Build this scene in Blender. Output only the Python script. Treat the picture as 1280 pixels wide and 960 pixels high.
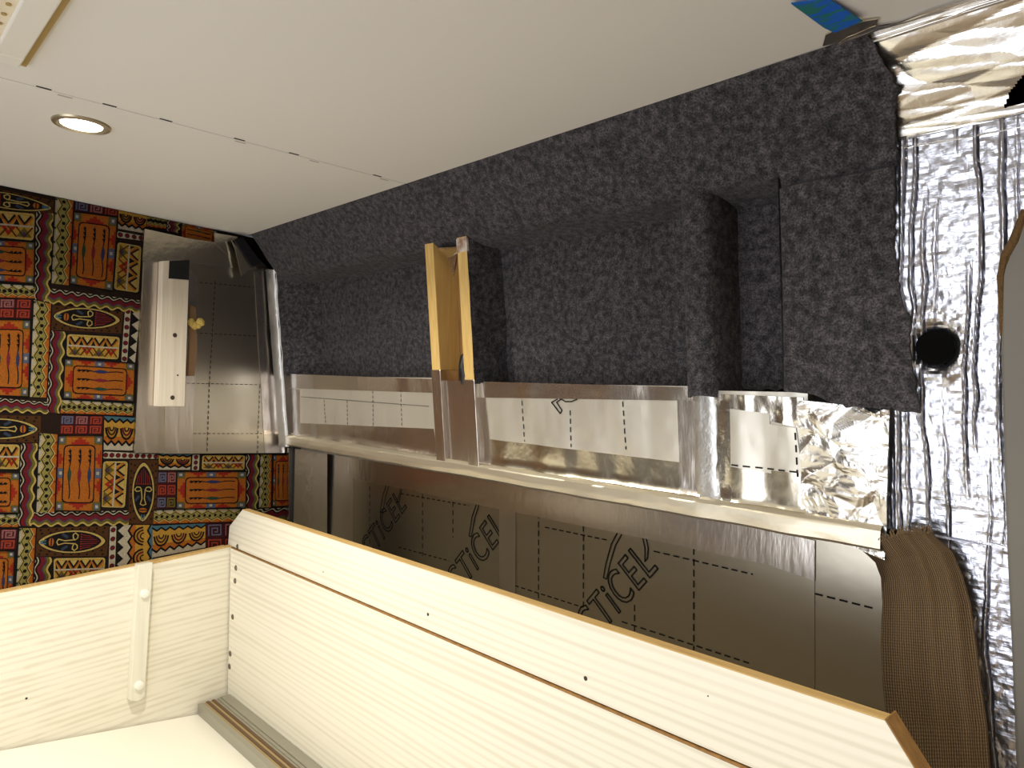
import bpy, bmesh, math, random
import numpy as np
from mathutils import Vector, Matrix
random.seed(7); rng = np.random.default_rng(7)
for o in list(bpy.data.objects): bpy.data.objects.remove(o)
SC = bpy.context.scene; COL = SC.collection
CAMZ = 1.5                      # camera height above the van floor

# ------------------------------------------------------------ camera
F = 880.0                       # focal length in pixels of a 1280 x 960 frame
def nrm(v): v = np.asarray(v, float); return v / np.linalg.norm(v)
AX = nrm([-859, -14, F]); AY = nrm([901.172, 21.203, F]); AY = nrm(AY - AX * AX.dot(AY))
AZ = np.cross(AX, AY); AZ = AZ if AZ[1] < 0 else -AZ
R = np.array([AX, AY, AZ])      # van x (to the far end), y (to the side wall), z (up) in camera right/down/forward
cam = bpy.data.cameras.new('camera'); cam.sensor_width = 36; cam.lens = 36 * F / 1280; cam.clip_start = .02
co = bpy.data.objects.new('camera', cam); COL.objects.link(co); SC.camera = co
cw = lambda i: Vector((-AX[i], AY[i], AZ[i]))
r_, d_, f_ = cw(0), cw(1), cw(2)
co.matrix_world = Matrix(((r_.x, -d_.x, -f_.x, 0), (r_.y, -d_.y, -f_.y, 0), (r_.z, -d_.z, -f_.z, CAMZ), (0, 0, 0, 1)))

# ------------------------------------------------------------ light and exposure
SC.view_settings.view_transform = 'Standard'; SC.view_settings.look = 'None'
SC.view_settings.gamma = 1; SC.view_settings.use_curve_mapping = False
SC.view_settings.exposure = 0.18
w = bpy.data.worlds.new('world'); SC.world = w; w.use_nodes = True
w.node_tree.nodes['Background'].inputs[0].default_value = (.80, .88, 1, 1)
w.node_tree.nodes['Background'].inputs[1].default_value = .5
def area(name, loc, rot, sx, sy, power, col):
    l = bpy.data.lights.new(name, 'AREA'); l.shape = 'RECTANGLE'; l.size = sx; l.size_y = sy; l.energy = power; l.color = col
    o = bpy.data.objects.new(name, l); COL.objects.link(o); o.location = loc; o.rotation_euler = rot; return o
# added area light for daylight through a made-up opening in the unseen opposite wall
area('added_daylight_fill', (-.62, -.99, 1.02), (math.radians(90), 0, 0), 1.15, 1.5, 14, (.92, .95, 1))

# ------------------------------------------------------------ geometry helpers (van coordinates x, y, z about the camera)
def W(p): return (-float(p[0]), float(p[1]), float(p[2]) + CAMZ)
def ray(px, py): return R @ nrm([px - 640, py - 480, F])
def on(px, py, n, d):           # where the pixel's ray meets the plane n.p = d
    r = ray(px, py); return r * d / np.dot(n, r)
NF = np.array([0, 1, .1])                                   # side wall front: y = .931 - .1 z
def onF(px, py, off=0): return on(px, py, NF, .931 + off)
NE = np.array([1, -.17, 0])                                 # end wall: x = 1.766 + .17 y
def onE(px, py, off=0): return on(px, py, NE, 1.766 - off)
def onY(px, py, y): return on(px, py, np.array([0, 1, 0]), y)
def onX(px, py, x): return on(px, py, np.array([1, 0, 0]), x)
def onZ(px, py, z): return on(px, py, np.array([0, 0, 1]), z)
ZC = .40                                                    # ceiling underside
NS = np.array([0, 1, .738]); DS = .823 + .738 * .40         # sloping roof edge
def onS(px, py, off=0): return on(px, py, NS, DS + off)
def onFS(px, py, off=0):
    p = onF(px, py, off)
    return p if p[2] < .294 else onS(px, py, off)
YL = 1.10                                                   # lower wall

def lin(c):
    c = np.array(c) / 255.; return tuple(np.where(c <= .04045, c / 12.92, ((c + .055) / 1.055) ** 2.4))
WORLD = {}
class MB:
    def __init__(s): s.v = []; s.f = []; s.c = []
    def add(s, vs, fs, col=None):
        n = len(s.v); s.v += [tuple(map(float, p)) for p in vs]; s.f += [tuple(i + n for i in f) for f in fs]; s.c += [col] * len(fs); return s
    def box(s, a, b, col=None):
        (x0, y0, z0), (x1, y1, z1) = a, b
        return s.add([(x0,y0,z0),(x1,y0,z0),(x1,y1,z0),(x0,y1,z0),(x0,y0,z1),(x1,y0,z1),(x1,y1,z1),(x0,y1,z1)],
              [(0,1,2,3),(7,6,5,4),(0,4,5,1),(1,5,6,2),(2,6,7,3),(3,7,4,0)], col)
    def prism(s, pts, d, col=None):                         # polygon pts extruded by vector d
        n = len(pts); pts = [np.asarray(p, float) for p in pts]; d = np.asarray(d, float)
        return s.add(pts + [p + d for p in pts], [tuple(range(n)), tuple(range(2*n-1, n-1, -1))] + [(i, i+n, (i+1) % n + n, (i+1) % n) for i in range(n)], col)
    def disc(s, c, n, r, h, seg=20, r2=None, dome=0):       # short cylinder from c along n
        n = nrm(n); u = nrm(np.cross(n, [0.3, .5, .81])); v = np.cross(n, u); c = np.asarray(c, float); r2 = r if r2 is None else r2
        A = [c + r*(math.cos(t)*u + math.sin(t)*v) for t in np.linspace(0, 2*math.pi, seg, False)]
        B = [c + n*h + r2*(math.cos(t)*u + math.sin(t)*v) for t in np.linspace(0, 2*math.pi, seg, False)]
        vs = A + B; fs = [tuple(range(seg))] + [(i, (i+1) % seg, (i+1) % seg + seg, i + seg) for i in range(seg)]
        if dome: vs.append(c + n*(h + dome)); fs += [(i + seg, (i+1) % seg + seg, 2*seg) for i in range(seg)]
        else: fs.append(tuple(range(seg, 2*seg)))
        return s.add(vs, fs)
    def tube(s, pts, r, seg=8):
        pts = [np.asarray(p, float) for p in pts]; vs = []; fs = []
        rr = r if hasattr(r, '__len__') else [r]*len(pts)
        for i, p in enumerate(pts):
            t = nrm(pts[min(i+1, len(pts)-1)] - pts[max(i-1, 0)]); u = nrm(np.cross(t, [.31, .2, .93])) if abs(t[2]) < .95 else nrm(np.cross(t, [1, .1, 0])); v = np.cross(t, u)
            vs += [p + rr[i]*(math.cos(a)*u + math.sin(a)*v) for a in np.linspace(0, 2*math.pi, seg, False)]
        for i in range(len(pts)-1):
            fs += [(i*seg+j, i*seg+(j+1) % seg, (i+1)*seg+(j+1) % seg, (i+1)*seg+j) for j in range(seg)]
        fs += [tuple(range(seg)), tuple(range((len(pts)-1)*seg, len(pts)*seg))]
        return s.add(vs, fs)
    def grid(s, P, back=None, skip=None):                   # P[nu][nv][3]; back = thickness vector gives a rim and a back
        P = np.asarray(P, float); nu, nv = P.shape[:2]; vs = P.reshape(-1, 3)
        fs = [(i*nv+j, i*nv+j+1, (i+1)*nv+j+1, (i+1)*nv+j) for i in range(nu-1) for j in range(nv-1) if not (skip is not None and skip[i, j])]
        vs = list(vs)
        if back is not None:
            b = [(i, 0) for i in range(nu)] + [(nu-1, j) for j in range(1, nv)] + [(i, nv-1) for i in range(nu-2, -1, -1)] + [(0, j) for j in range(nv-2, 0, -1)]
            n0 = len(vs); vs += [P[i, j] + np.asarray(back) for i, j in b]; m = len(b)
            fs += [(b[k][0]*nv+b[k][1], b[(k+1) % m][0]*nv+b[(k+1) % m][1], n0+(k+1) % m, n0+k) for k in range(m)]
        return s.add(vs, fs)
    def build(s, name, mat, parent=None, smooth=False, bevel=0, recalc=True):
        wv = np.array([W(p) for p in s.v]); lo, hi = wv.min(0), wv.max(0)
        org = np.array([(lo[0]+hi[0])/2, (lo[1]+hi[1])/2, lo[2]])
        me = bpy.data.meshes.new(name); me.from_pydata((wv - org).tolist(), [], s.f)
        if any(c is not None for c in s.c):
            at = me.color_attributes.new('print', 'FLOAT_COLOR', 'CORNER')
            cols = np.empty((len(me.loops), 4), np.float32)
            for p, c in zip(me.polygons, s.c): cols[p.loop_start:p.loop_start+p.loop_total] = (*lin(c), 1)
            at.data.foreach_set('color', cols.ravel())
        if recalc:
            bm = bmesh.new(); bm.from_mesh(me); bmesh.ops.recalc_face_normals(bm, faces=bm.faces); bm.to_mesh(me); bm.free()
        if smooth:
            for p in me.polygons: p.use_smooth = True
        if smooth: me.set_sharp_from_angle(angle=.7)
        me.materials.append(mat)
        o = bpy.data.objects.new(name, me); COL.objects.link(o); WORLD[o] = org
        if parent is not None: o.parent = parent; o.location = Vector(org - WORLD[parent])
        else: o.location = Vector(org)
        if bevel:
            m = o.modifiers.new('bevel', 'BEVEL'); m.width = bevel; m.segments = 2; m.limit_method = 'ANGLE'; m.angle_limit = .6
        return o
def tag(o, label=None, cat=None, group=None, kind=None):
    if label: o['label'] = label
    if cat: o['category'] = cat
    if group: o['group'] = group
    if kind: o['kind'] = kind
    return o
def thing(name, p, label, cat, group=None):
    o = bpy.data.objects.new(name, None); o.empty_display_size = .05; COL.objects.link(o)
    o.location = W(p); WORLD[o] = np.array(W(p)); return tag(o, label, cat, group)
def plate(px, plane, nvec, t, off=0, mb=None):              # pixel outline laid on a plane, t thick behind its face
    pts = [plane(x, y, off) for x, y in px]
    return (mb or MB()).prism(pts, nrm(nvec) * t)
# smooth value noise
def vnoise(x, y, seed=0):
    xi = np.floor(x).astype(int); yi = np.floor(y).astype(int); fx = x - xi; fy = y - yi
    fx = fx*fx*(3-2*fx); fy = fy*fy*(3-2*fy)
    def h(a, b):
        n = (a*374761393 + b*668265263 + seed*974711) & 0xffffffff; n = ((n ^ (n >> 13)) * 1274126177) & 0xffffffff
        return ((n ^ (n >> 16)) & 0xffff) / 65535.
    return (h(xi,yi)*(1-fx)+h(xi+1,yi)*fx)*(1-fy)+(h(xi,yi+1)*(1-fx)+h(xi+1,yi+1)*fx)*fy
def ridged(x, y, seed=0, oct=4):
    s = 0; a = 1.
    for k in range(oct): s = s + a*(1-np.abs(2*vnoise(x*2**k, y*2**k, seed+k)-1)); a *= .5
    return s
def facets(x, y, seed, k=2):                                # crumple: tilted flat facets with sharp creases
    s = np.full(np.shape(x), -9.); g = np.random.default_rng(seed); out = 0
    xi = np.floor(x).astype(int); yi = np.floor(y).astype(int); d1 = np.full(np.shape(x), 9.); d2 = d1.copy()
    for dx in (-1, 0, 1):
        for dy in (-1, 0, 1):
            a = xi+dx; b = yi+dy
            def h(q, sd):
                n = (a*374761393 + b*668265263 + sd*974711 + q*19349663) & 0xffffffff; n = ((n ^ (n >> 13)) * 1274126177) & 0xffffffff
                return ((n ^ (n >> 16)) & 0xffff) / 65535.
            d = np.hypot(a+h(1, seed)-x, b+h(2, seed)-y); d2 = np.minimum(d2, np.maximum(d1, d)); d1 = np.minimum(d1, d)
    return d2 - d1

# ------------------------------------------------------------ materials
def mat(name, col, rough=.6, metal=0., noise=None, bump=None, spec=.5, emit=None):
    """noise = (scale xyz or s, amount, colour2) ; bump = (scale, strength, distance)"""
    m = bpy.data.materials.new(name); m.use_nodes = True; nt = m.node_tree; b = nt.nodes['Principled BSDF']
    b.inputs['Base Color'].default_value = (*lin(col), 1); b.inputs['Roughness'].default_value = rough; b.inputs['Metallic'].default_value = metal
    b.inputs['Specular IOR Level'].default_value = spec
    tc = nt.nodes.new('ShaderNodeTexCoord')
    def tex(scale, detail=3, rgh=.6):
        mp = nt.nodes.new('ShaderNodeMapping'); nt.links.new(tc.outputs['Object'], mp.inputs[0])
        sc = scale if hasattr(scale, '__len__') else (scale,)*3
        mp.inputs['Scale'].default_value = sc
        n = nt.nodes.new('ShaderNodeTexNoise'); n.inputs['Scale'].default_value = 1; n.inputs['Detail'].default_value = detail; n.inputs['Roughness'].default_value = rgh
        nt.links.new(mp.outputs[0], n.inputs['Vector']); return n
    if noise:
        sc, lo, hi, c2 = noise[:4]
        n = tex(sc, noise[4] if len(noise) > 4 else 3); rp = nt.nodes.new('ShaderNodeValToRGB')
        rp.color_ramp.elements[0].position = lo; rp.color_ramp.elements[1].position = hi
        rp.color_ramp.elements[0].color = (*lin(c2), 1); rp.color_ramp.elements[1].color = (*lin(col), 1)
        nt.links.new(n.outputs['Fac'], rp.inputs[0]); nt.links.new(rp.outputs[0], b.inputs['Base Color'])
    if bump:
        prev = None
        for sc, st, ds in (bump if isinstance(bump[0], tuple) and len(bump[0]) == 3 and not isinstance(bump[1], (int, float)) else [bump]):
            n = tex(sc, 4); bp = nt.nodes.new('ShaderNodeBump'); bp.inputs['Strength'].default_value = st; bp.inputs['Distance'].default_value = ds
            nt.links.new(n.outputs['Fac'], bp.inputs['Height'])
            if prev: nt.links.new(prev.outputs[0], bp.inputs['Normal'])
            prev = bp
        nt.links.new(prev.outputs[0], b.inputs['Normal'])
    if emit:
        b.inputs['Emission Color'].default_value = (*lin(emit[0]), 1); b.inputs['Emission Strength'].default_value = emit[1]
    return m
M = {}
M['ceiling'] = mat('ceiling_white', (226, 222, 216), .55, noise=(1.2, .3, .7, (222, 218, 212)))
M['white_plastic'] = mat('white_plastic', (228, 224, 214), .4)
M['cream_plastic'] = mat('cream_plastic', (228, 216, 190), .4)
M['gold'] = mat('ochre_slot', (172, 146, 92), .5)
M['seam'] = mat('joint_grey', (178, 172, 166), .5)
M['dark'] = mat('dark_gap', (40, 36, 33), .8)
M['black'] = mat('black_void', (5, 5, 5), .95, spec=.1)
M['body'] = mat('van_body_metal', (120, 116, 108), .5, .0)
M['greymetal'] = mat('grey_painted_metal', (114, 109, 100), .55, noise=(6, .3, .7, (109, 104, 96)))
M['felt'] = mat('charcoal_felt', (94, 90, 92), .95, noise=((420, 420, 420), .36, .66, (44, 43, 46), 4), bump=((500, .5, .002)), spec=.1)
def extra_felt(m):
    nt = m.node_tree; b = nt.nodes['Principled BSDF']; b.inputs['Sheen Weight'].default_value = .06; b.inputs['Sheen Roughness'].default_value = .6
    lk = b.inputs['Base Color'].links[0]; src = lk.from_socket
    tc = nt.nodes.new('ShaderNodeTexCoord'); n = nt.nodes.new('ShaderNodeTexNoise'); n.inputs['Scale'].default_value = 95; n.inputs['Detail'].default_value = 5
    nt.links.new(tc.outputs['Object'], n.inputs['Vector'])
    rp = nt.nodes.new('ShaderNodeValToRGB'); rp.color_ramp.elements[0].position = .36; rp.color_ramp.elements[1].position = .66
    rp.color_ramp.elements[0].color = (.42, .42, .44, 1); rp.color_ramp.elements[1].color = (1.25, 1.22, 1.22, 1)
    mx = nt.nodes.new('ShaderNodeMix'); mx.data_type = 'RGBA'; mx.blend_type = 'MULTIPLY'; mx.inputs[0].default_value = 1
    nt.links.new(n.outputs['Fac'], rp.inputs[0]); nt.links.new(src, mx.inputs[6]); nt.links.new(rp.outputs[0], mx.inputs[7]); nt.links.new(mx.outputs[2], b.inputs['Base Color'])
extra_felt(M['felt'])
M['felt_dark'] = mat('black_felt', (34, 33, 36), .95, noise=(300, .35, .65, (22, 21, 24)), bump=(400, .4, .002), spec=.1)
M['foil'] = mat('shiny_foil', (232, 228, 220), .22, 1., bump=(((38, 38, 38), .25, .004), ((9, 9, 5), .2, .01)))
M['tape'] = mat('foil_tape', (214, 206, 198), .27, 1., bump=(((60, 60, 12), .18, .003), ((14, 14, 4), .18, .008)))
M['tape2'] = mat('foil_tape_long', (220, 212, 194), .24, 1., bump=(((26, 26, 20), .14, .004), ((8, 8, 8), .2, .01)))
M['board'] = mat('foil_board_face', (214, 208, 196), .42, .7, bump=(((16, 16, 3), .14, .006), ((70, 70, 70), .05, .001)))
M['board_low'] = mat('foil_board_face_smooth', (200, 192, 176), .29, 1., bump=(((6, 6, 8), .12, .006), ((60, 60, 60), .04, .001)))
M['ledgetape'] = mat('ledge_foil_tape', (226, 216, 194), .38, .85, bump=(((30, 30, 60), .2, .003)))
M['dulltape'] = mat('dull_foil_tape', (196, 194, 192), .36, .85, bump=(((60, 60, 60), .35, .004), ((20, 20, 12), .3, .008)))
M['crumple'] = mat('crumpled_foil', (226, 223, 219), .27, 1., bump=((60, .15, .003)))
M['ribfoil'] = mat('ribbed_bubble_foil', (204, 205, 214), .30, 1., bump=(((40, 40, 110), .35, .003), ((160, 160, 160), .15, .001)))
M['ink'] = mat('black_print', (28, 24, 20), .6, spec=.2)
M['pine'] = mat('yellow_pine', (222, 188, 118), .6, noise=((160, 160, 6), .35, .7, (206, 168, 98)))
M['pine_white'] = mat('whitewashed_pine_batten', (222, 212, 196), .65, noise=((140, 140, 5), .3, .7, (206, 192, 172)))
M['screw'] = mat('steel_screw', (120, 112, 100), .35, 1.)
M['hole'] = mat('screw_hole', (60, 46, 34), .8)
M['velcro'] = mat('black_tape', (13, 13, 14), .8)
M['foam'] = mat('yellow_foam', (204, 176, 96), .9, bump=(120, .8, .006))
M['brown'] = mat('brown_card', (120, 92, 66), .8)
M['bluetape'] = mat('blue_masking_tape', (18, 92, 196), .6, noise=((30, 90, 30), .44, .52, (30, 110, 110)))
M['burlap'] = mat('brown_burlap', (150, 118, 82), .95, bump=(((900, 900, 900), .6, .002)), spec=.1)
M['cable'] = mat('clear_cable_sleeve', (150, 120, 76), .35, .4)
M['blackcable'] = mat('black_rubber', (16, 15, 14), .45)
M['ply_edge'] = mat('raw_wood_edge', (206, 172, 112), .65, noise=((9, 120, 120), .3, .7, (186, 150, 92)))
M['ply_end'] = mat('raw_end_grain', (166, 122, 66), .7, noise=((90, 90, 9), .3, .7, (128, 92, 48)))
M['alu'] = mat('grey_aluminium', (168, 164, 152), .42, .7)
M['white_lam'] = mat('white_laminate', (240, 236, 224), .35)
M['batten_white'] = mat('white_batten_wood', (232, 228, 212), .5, noise=((60, 60, 3), .3, .7, (222, 216, 198)))
M['whitecap'] = mat('white_cap', (240, 238, 228), .4)
M['woodfloor'] = mat('wood_floor', (190, 168, 138), .6, noise=((3, 40, 3), .3, .7, (164, 140, 108)))
M['cabinet'] = mat('cabinet_wood', (214, 196, 168), .55, noise=((4, 4, 60), .3, .7, (198, 176, 144)))
def wood(name, axis):
    m = mat(name, (243, 236, 220), .5); nt = m.node_tree; b = nt.nodes['Principled BSDF']
    tc = nt.nodes.new('ShaderNodeTexCoord'); mp = nt.nodes.new('ShaderNodeMapping')
    nt.links.new(tc.outputs['Object'], mp.inputs[0])
    sc = [0, 0, 0]; sc[axis] = 1.6; sc[2] = 62; sc[1-axis] = 62; mp.inputs['Scale'].default_value = sc
    n = nt.nodes.new('ShaderNodeTexNoise'); n.inputs['Scale'].default_value = 1; n.inputs['Detail'].default_value = 2.5; n.inputs['Distortion'].default_value = .5
    nt.links.new(mp.outputs[0], n.inputs['Vector'])
    wv = nt.nodes.new('ShaderNodeTexWave'); wv.wave_type = 'BANDS'; wv.bands_direction = 'Z'; wv.inputs['Scale'].default_value = .55; wv.inputs['Distortion'].default_value = 7; wv.inputs['Detail'].default_value = 2; wv.inputs['Detail Scale'].default_value = .6
    mp2 = nt.nodes.new('ShaderNodeMapping'); s2 = [0, 0, 0]; s2[axis] = 2.4; s2[2] = 40; s2[1-axis] = 4; mp2.inputs['Scale'].default_value = s2
    nt.links.new(tc.outputs['Object'], mp2.inputs[0]); nt.links.new(mp2.outputs[0], wv.inputs['Vector'])
    mx = nt.nodes.new('ShaderNodeMath'); mx.operation = 'MULTIPLY_ADD'; mx.inputs[1].default_value = .45
    nt.links.new(wv.outputs['Fac'], mx.inputs[0]); nt.links.new(n.outputs['Fac'], mx.inputs[2])
    rp = nt.nodes.new('ShaderNodeValToRGB'); rp.color_ramp.elements[0].position = .42; rp.color_ramp.elements[1].position = .78
    rp.color_ramp.elements[0].color = (*lin((220, 213, 194)), 1); rp.color_ramp.elements[1].color = (*lin((235, 229, 213)), 1)
    nt.links.new(mx.outputs[0], rp.inputs[0]); nt.links.new(rp.outputs[0], b.inputs['Base Color']); return m
M['woodx'] = wood('whitewashed_board_long', 0); M['woody'] = wood('whitewashed_board_cross', 1)
def fabric_mat():
    m = mat('printed_cotton', (90, 60, 30), .9, spec=.15); nt = m.node_tree; b = nt.nodes['Principled BSDF']
    a = nt.nodes.new('ShaderNodeVertexColor'); a.layer_name = 'print'
    tc = nt.nodes.new('ShaderNodeTexCoord'); n = nt.nodes.new('ShaderNodeTexNoise'); n.inputs['Scale'].default_value = 420; n.inputs['Detail'].default_value = 2
    nt.links.new(tc.outputs['Object'], n.inputs['Vector'])
    rp = nt.nodes.new('ShaderNodeValToRGB'); rp.color_ramp.elements[0].color = (.24, .235, .23, 1); rp.color_ramp.elements[1].color = (.40, .39, .385, 1)
    rp.color_ramp.elements[0].position = .3; rp.color_ramp.elements[1].position = .7
    mx = nt.nodes.new('ShaderNodeMix'); mx.data_type = 'RGBA'; mx.blend_type = 'MULTIPLY'; mx.inputs[0].default_value = 1
    nt.links.new(n.outputs['Fac'], rp.inputs[0]); nt.links.new(a.outputs[0], mx.inputs[6]); nt.links.new(rp.outputs[0], mx.inputs[7]); nt.links.new(mx.outputs[2], b.inputs['Base Color'])
    return m
M['fabric'] = fabric_mat()

# ------------------------------------------------------------ the shell of the van
XR = -1.9                                                   # unseen rear end
YO = -.98
o = MB().box((XR, YO-.02, -CAMZ-.05), (2.1, 1.25, -CAMZ)).build('floor', M['woodfloor']); tag(o, 'unseen brown wooden van floor, added for bounce light', 'floor', kind='structure')  # unseen floor, made up to bounce light and reflect in the foil
roof = MB().box((XR, YO-.02, ZC+.012), (2.1, 1.25, ZC+.05)).build('ceiling', M['body']); tag(roof, 'white panelled van ceiling with a thin cross joint', 'ceiling', kind='structure')
XS = .61 * 1.9                                              # the cross joint
YCE = .823
for a, b in ((XS+.002, 1.93), (XR, XS-.002)):
    MB().box((a, YO, ZC), (b, YCE, ZC+.012)).build('panel', M['ceiling'], roof, bevel=.001)
MB().box((XS-.004, YO, ZC+.001), (XS+.004, YCE, ZC+.010)).build('joint_strip', M['seam'], roof)
for (px, py), s in zip([(55,109.5),(82,119.5),(138,130.5),(210,148),(305,171),(305,175),(374,189),(399,199),(476,218),(484,223)], [1,-1,1,1,1,-1,1,-1,1,-1]):
    p = onZ(px, py, ZC)
    MB().box((XS - s*.006 - .0016, p[1]-.009, ZC-.0008), (XS - s*.006 + .0016, p[1]+.009, ZC+.002)).build('tab', M['dark'] if s > 0 else M['seam'], roof)
mb = MB().prism([(1.766+.17*YO+.003, YO, -CAMZ), (1.766+.17*1.15+.003, 1.15, -CAMZ), (1.766+.17*1.15+.05, 1.15, -CAMZ), (1.766+.17*YO+.05, YO, -CAMZ)], (0, 0, CAMZ+ZC))
tag(mb.build('wall_front', M['body']), 'end wall of the van behind the printed fabric', 'wall', kind='structure')
mb = MB().box((XR, 1.13, -CAMZ), (2.1, 1.17, ZC))
tag(mb.build('wall_right', M['body']), 'metal side wall of the van behind the insulation', 'wall', kind='structure')
mb = MB().box((1.25, YO-.04, -CAMZ), (2.1, YO, ZC)).box((XR, YO-.04, -CAMZ), (.0, YO, ZC)).box((0, YO-.04, .3), (1.25, YO, ZC)).box((0, YO-.04, -CAMZ), (1.25, YO, -1.35))  # unseen wall made up for bounce and foil reflections, opening added for daylight
tag(mb.build('wall_left', M['cabinet']), 'unseen opposite van wall with an opening added for daylight', 'wall', kind='structure')
mb = MB().box((XR-.03, YO, -CAMZ), (XR, 1.15, ZC))  # unseen rear closure, made up to return light and reflect in the foil
tag(mb.build('wall_back', M['ceiling']), 'unseen closed rear end of the van, added for bounce light and reflections', 'wall', kind='structure')

# ------------------------------------------------------------ ceiling fittings
def downlight(x, y, label, power):
    t = thing('downlight', (x, y, ZC), label, 'lamp', 'recessed ceiling downlights')
    N = 40; mb = MB(); prof = [(.041, 0), (.040, -.003), (.034, -.0045), (.029, -.002), (.029, 0)]; vs = []; fs = []
    for r, h in prof: vs += [(x + r*math.cos(a), y + r*math.sin(a), ZC + h) for a in np.linspace(0, 2*math.pi, N, False)]
    for k in range(len(prof)-1): fs += [(k*N+i, k*N+(i+1) % N, (k+1)*N+(i+1) % N, (k+1)*N+i) for i in range(N)]
    mb.add(vs, fs); mb.build('trim_ring', M['ring'], t, smooth=True)
    MB().disc((x, y, ZC-.0022), (0, 0, 1), .029, .002, 32).build('lens', M['lens'], t)
    l = bpy.data.lights.new('downlight_bulb', 'AREA'); l.shape = 'DISK'; l.size = .055; l.energy = power; l.color = (1, .96, .83); l.spread = math.radians(150)
    lo = bpy.data.objects.new('downlight_bulb', l); COL.objects.link(lo); lo.parent = t; lo.location = (0, 0, -.004)
M['ring'] = mat('nickel_ring', (190, 178, 152), .35, .8); M['lens'] = mat('lit_lens', (255, 250, 240), .4, emit=((255, 244, 226), 14))
pl = onZ(102, 155, ZC)
downlight(pl[0], pl[1], 'lit round downlight with nickel ring in the white ceiling', 8.0)
downlight(.12, pl[1], 'unseen lit round downlight added in the ceiling above the near end of the box', 3.6)  # added lamp out of view, lights the near end of the scene
downlight(-.95, pl[1], 'unseen lit round downlight added in the ceiling towards the rear end', 6)  # another unseen lamp, made up as fill from the rear
# roof vent with blind, only its corner shows
def zc(px, py, dz=0): return onZ(px, py, ZC - dz)
a0 = zc(85, 0); a1 = zc(33, 80)
xv0, xv1 = a1[0], a1[0] - .42; yv = (a0[1] + a1[1]) / 2
t = thing('roof_vent', (xv0-.2, yv-.21, ZC), 'cream roof vent with blind set in the white ceiling', 'roof vent')
def fr(x0, y0, x1, y1, wd, z0, z1): 
    mb = MB(); mb.box((x0, y0, z0), (x0+wd, y1, z1)); mb.box((x1-wd, y0, z0), (x1, y1, z1)); mb.box((x0+wd, y0, z0), (x1-wd, y0+wd, z1)); mb.box((x0+wd, y1-wd, z0), (x1-wd, y1, z1)); return mb
xa, xb, ya, yb = xv1, xv0, yv-.42, yv
fr(xa, ya, xb, yb, .010, ZC-.004, ZC).build('slot', M['gold'], t)
fr(xa+.008, ya+.008, xb-.008, yb-.008, .030, ZC-.010, ZC).build('frame', M['white_plastic'], t, bevel=.002)
blind = MB().box((xa+.038, ya+.038, ZC-.005), (xb-.038, yb-.038, ZC)).build('blind', M['cream_plastic'], t)
for i in range(8):
    MB().disc((xb-.06-.028*i, yb-.045, ZC-.0066), (0, 0, 1), .0028, .002, 10).build('screw', M['gold'], blind)

# ------------------------------------------------------------ end wall: printed fabric
BASE = (44, 25, 14)
P_OR=(208,118,36); P_CR=(226,196,112); P_CM=(128,28,40); P_RD=(186,52,30); P_OL=(122,112,40); P_YG=(176,164,88); P_BK=(22,14,12); P_GB=(112,116,146); P_WH=(222,210,184); P_BL=(84,128,146); P_BR=(92,54,18); P_PU=(92,66,110); P_MR=(74,18,24); P_YE=(224,170,66); P_GR=(44,84,62)
class Cloth(MB):
    sh = 0.; lift = 0.
    def pt(s, q, u, v): 
        q = np.asarray(q, float); p = (q[0]*(1-u)+q[1]*u)*(1-v) + (q[3]*(1-u)+q[2]*u)*v
        e = onE(p[0], p[1]); return np.array([e[1] + s.sh, e[2]])
    def face(s, pts, col, layer):
        off = .0030 + .00035*layer + s.lift
        if max(p[1] for p in pts) > ZC - .002 : pts = clip(pts, ZC - .002)
        if len(pts) < 3: return
        s.add([(1.766 + .17*p[0] - off, p[0], p[1]) for p in pts], [tuple(range(len(pts)))], col)
    def poly(s, q, uv, col, layer): s.face([s.pt(q, u, v) for u, v in uv], col, layer)
    def line(s, q, uv, wd, col, layer, closed=False):
        P = [s.pt(q, u, v) for u, v in uv]; n = len(P)
        if closed: P.append(P[0]); n += 1
        for i in range(n-1):
            d = P[i+1]-P[i]; L = np.hypot(*d)
            if L < 1e-6: continue
            d /= L; nn = np.array([-d[1], d[0]])*wd/2; a = P[i]-d*wd*.3; b = P[i+1]+d*wd*.3
            s.face([a+nn, b+nn, b-nn, a-nn], col, layer + .02*(i % 2))
    def dot(s, q, u, v, r, col, layer, seg=8):
        c = s.pt(q, u, v); s.face([c + r*np.array([math.cos(a), math.sin(a)]) for a in np.linspace(0, 2*math.pi, seg, False)], col, layer)
def clip(pts, zmax):
    out = []; n = len(pts)
    for i in range(n):
        a, b = pts[i], pts[(i+1) % n]
        if a[1] <= zmax: out.append(a)
        if (a[1] - zmax) * (b[1] - zmax) < 0: out.append(a + (b-a)*(zmax-a[1])/(b[1]-a[1]))
    return out
FULL = [(0,0),(1,0),(1,1),(0,1)]
def rect(u0, v0, u1, v1): return [(u0,v0),(u1,v0),(u1,v1),(u0,v1)]
def rot(q, k): return [q[(i+k) % 4] for i in range(4)]
def rrect(u0, v0, u1, v1, ru, rv):
    o = []
    for cx, cy, a in ((u1-ru, v0+rv, -90), (u1-ru, v1-rv, 0), (u0+ru, v1-rv, 90), (u0+ru, v0+rv, 180)):
        o += [(cx + ru*math.cos(math.radians(a+k)), cy + rv*math.sin(math.radians(a+k))) for k in (0, 45, 90)]
    return o
C = Cloth()
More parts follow.
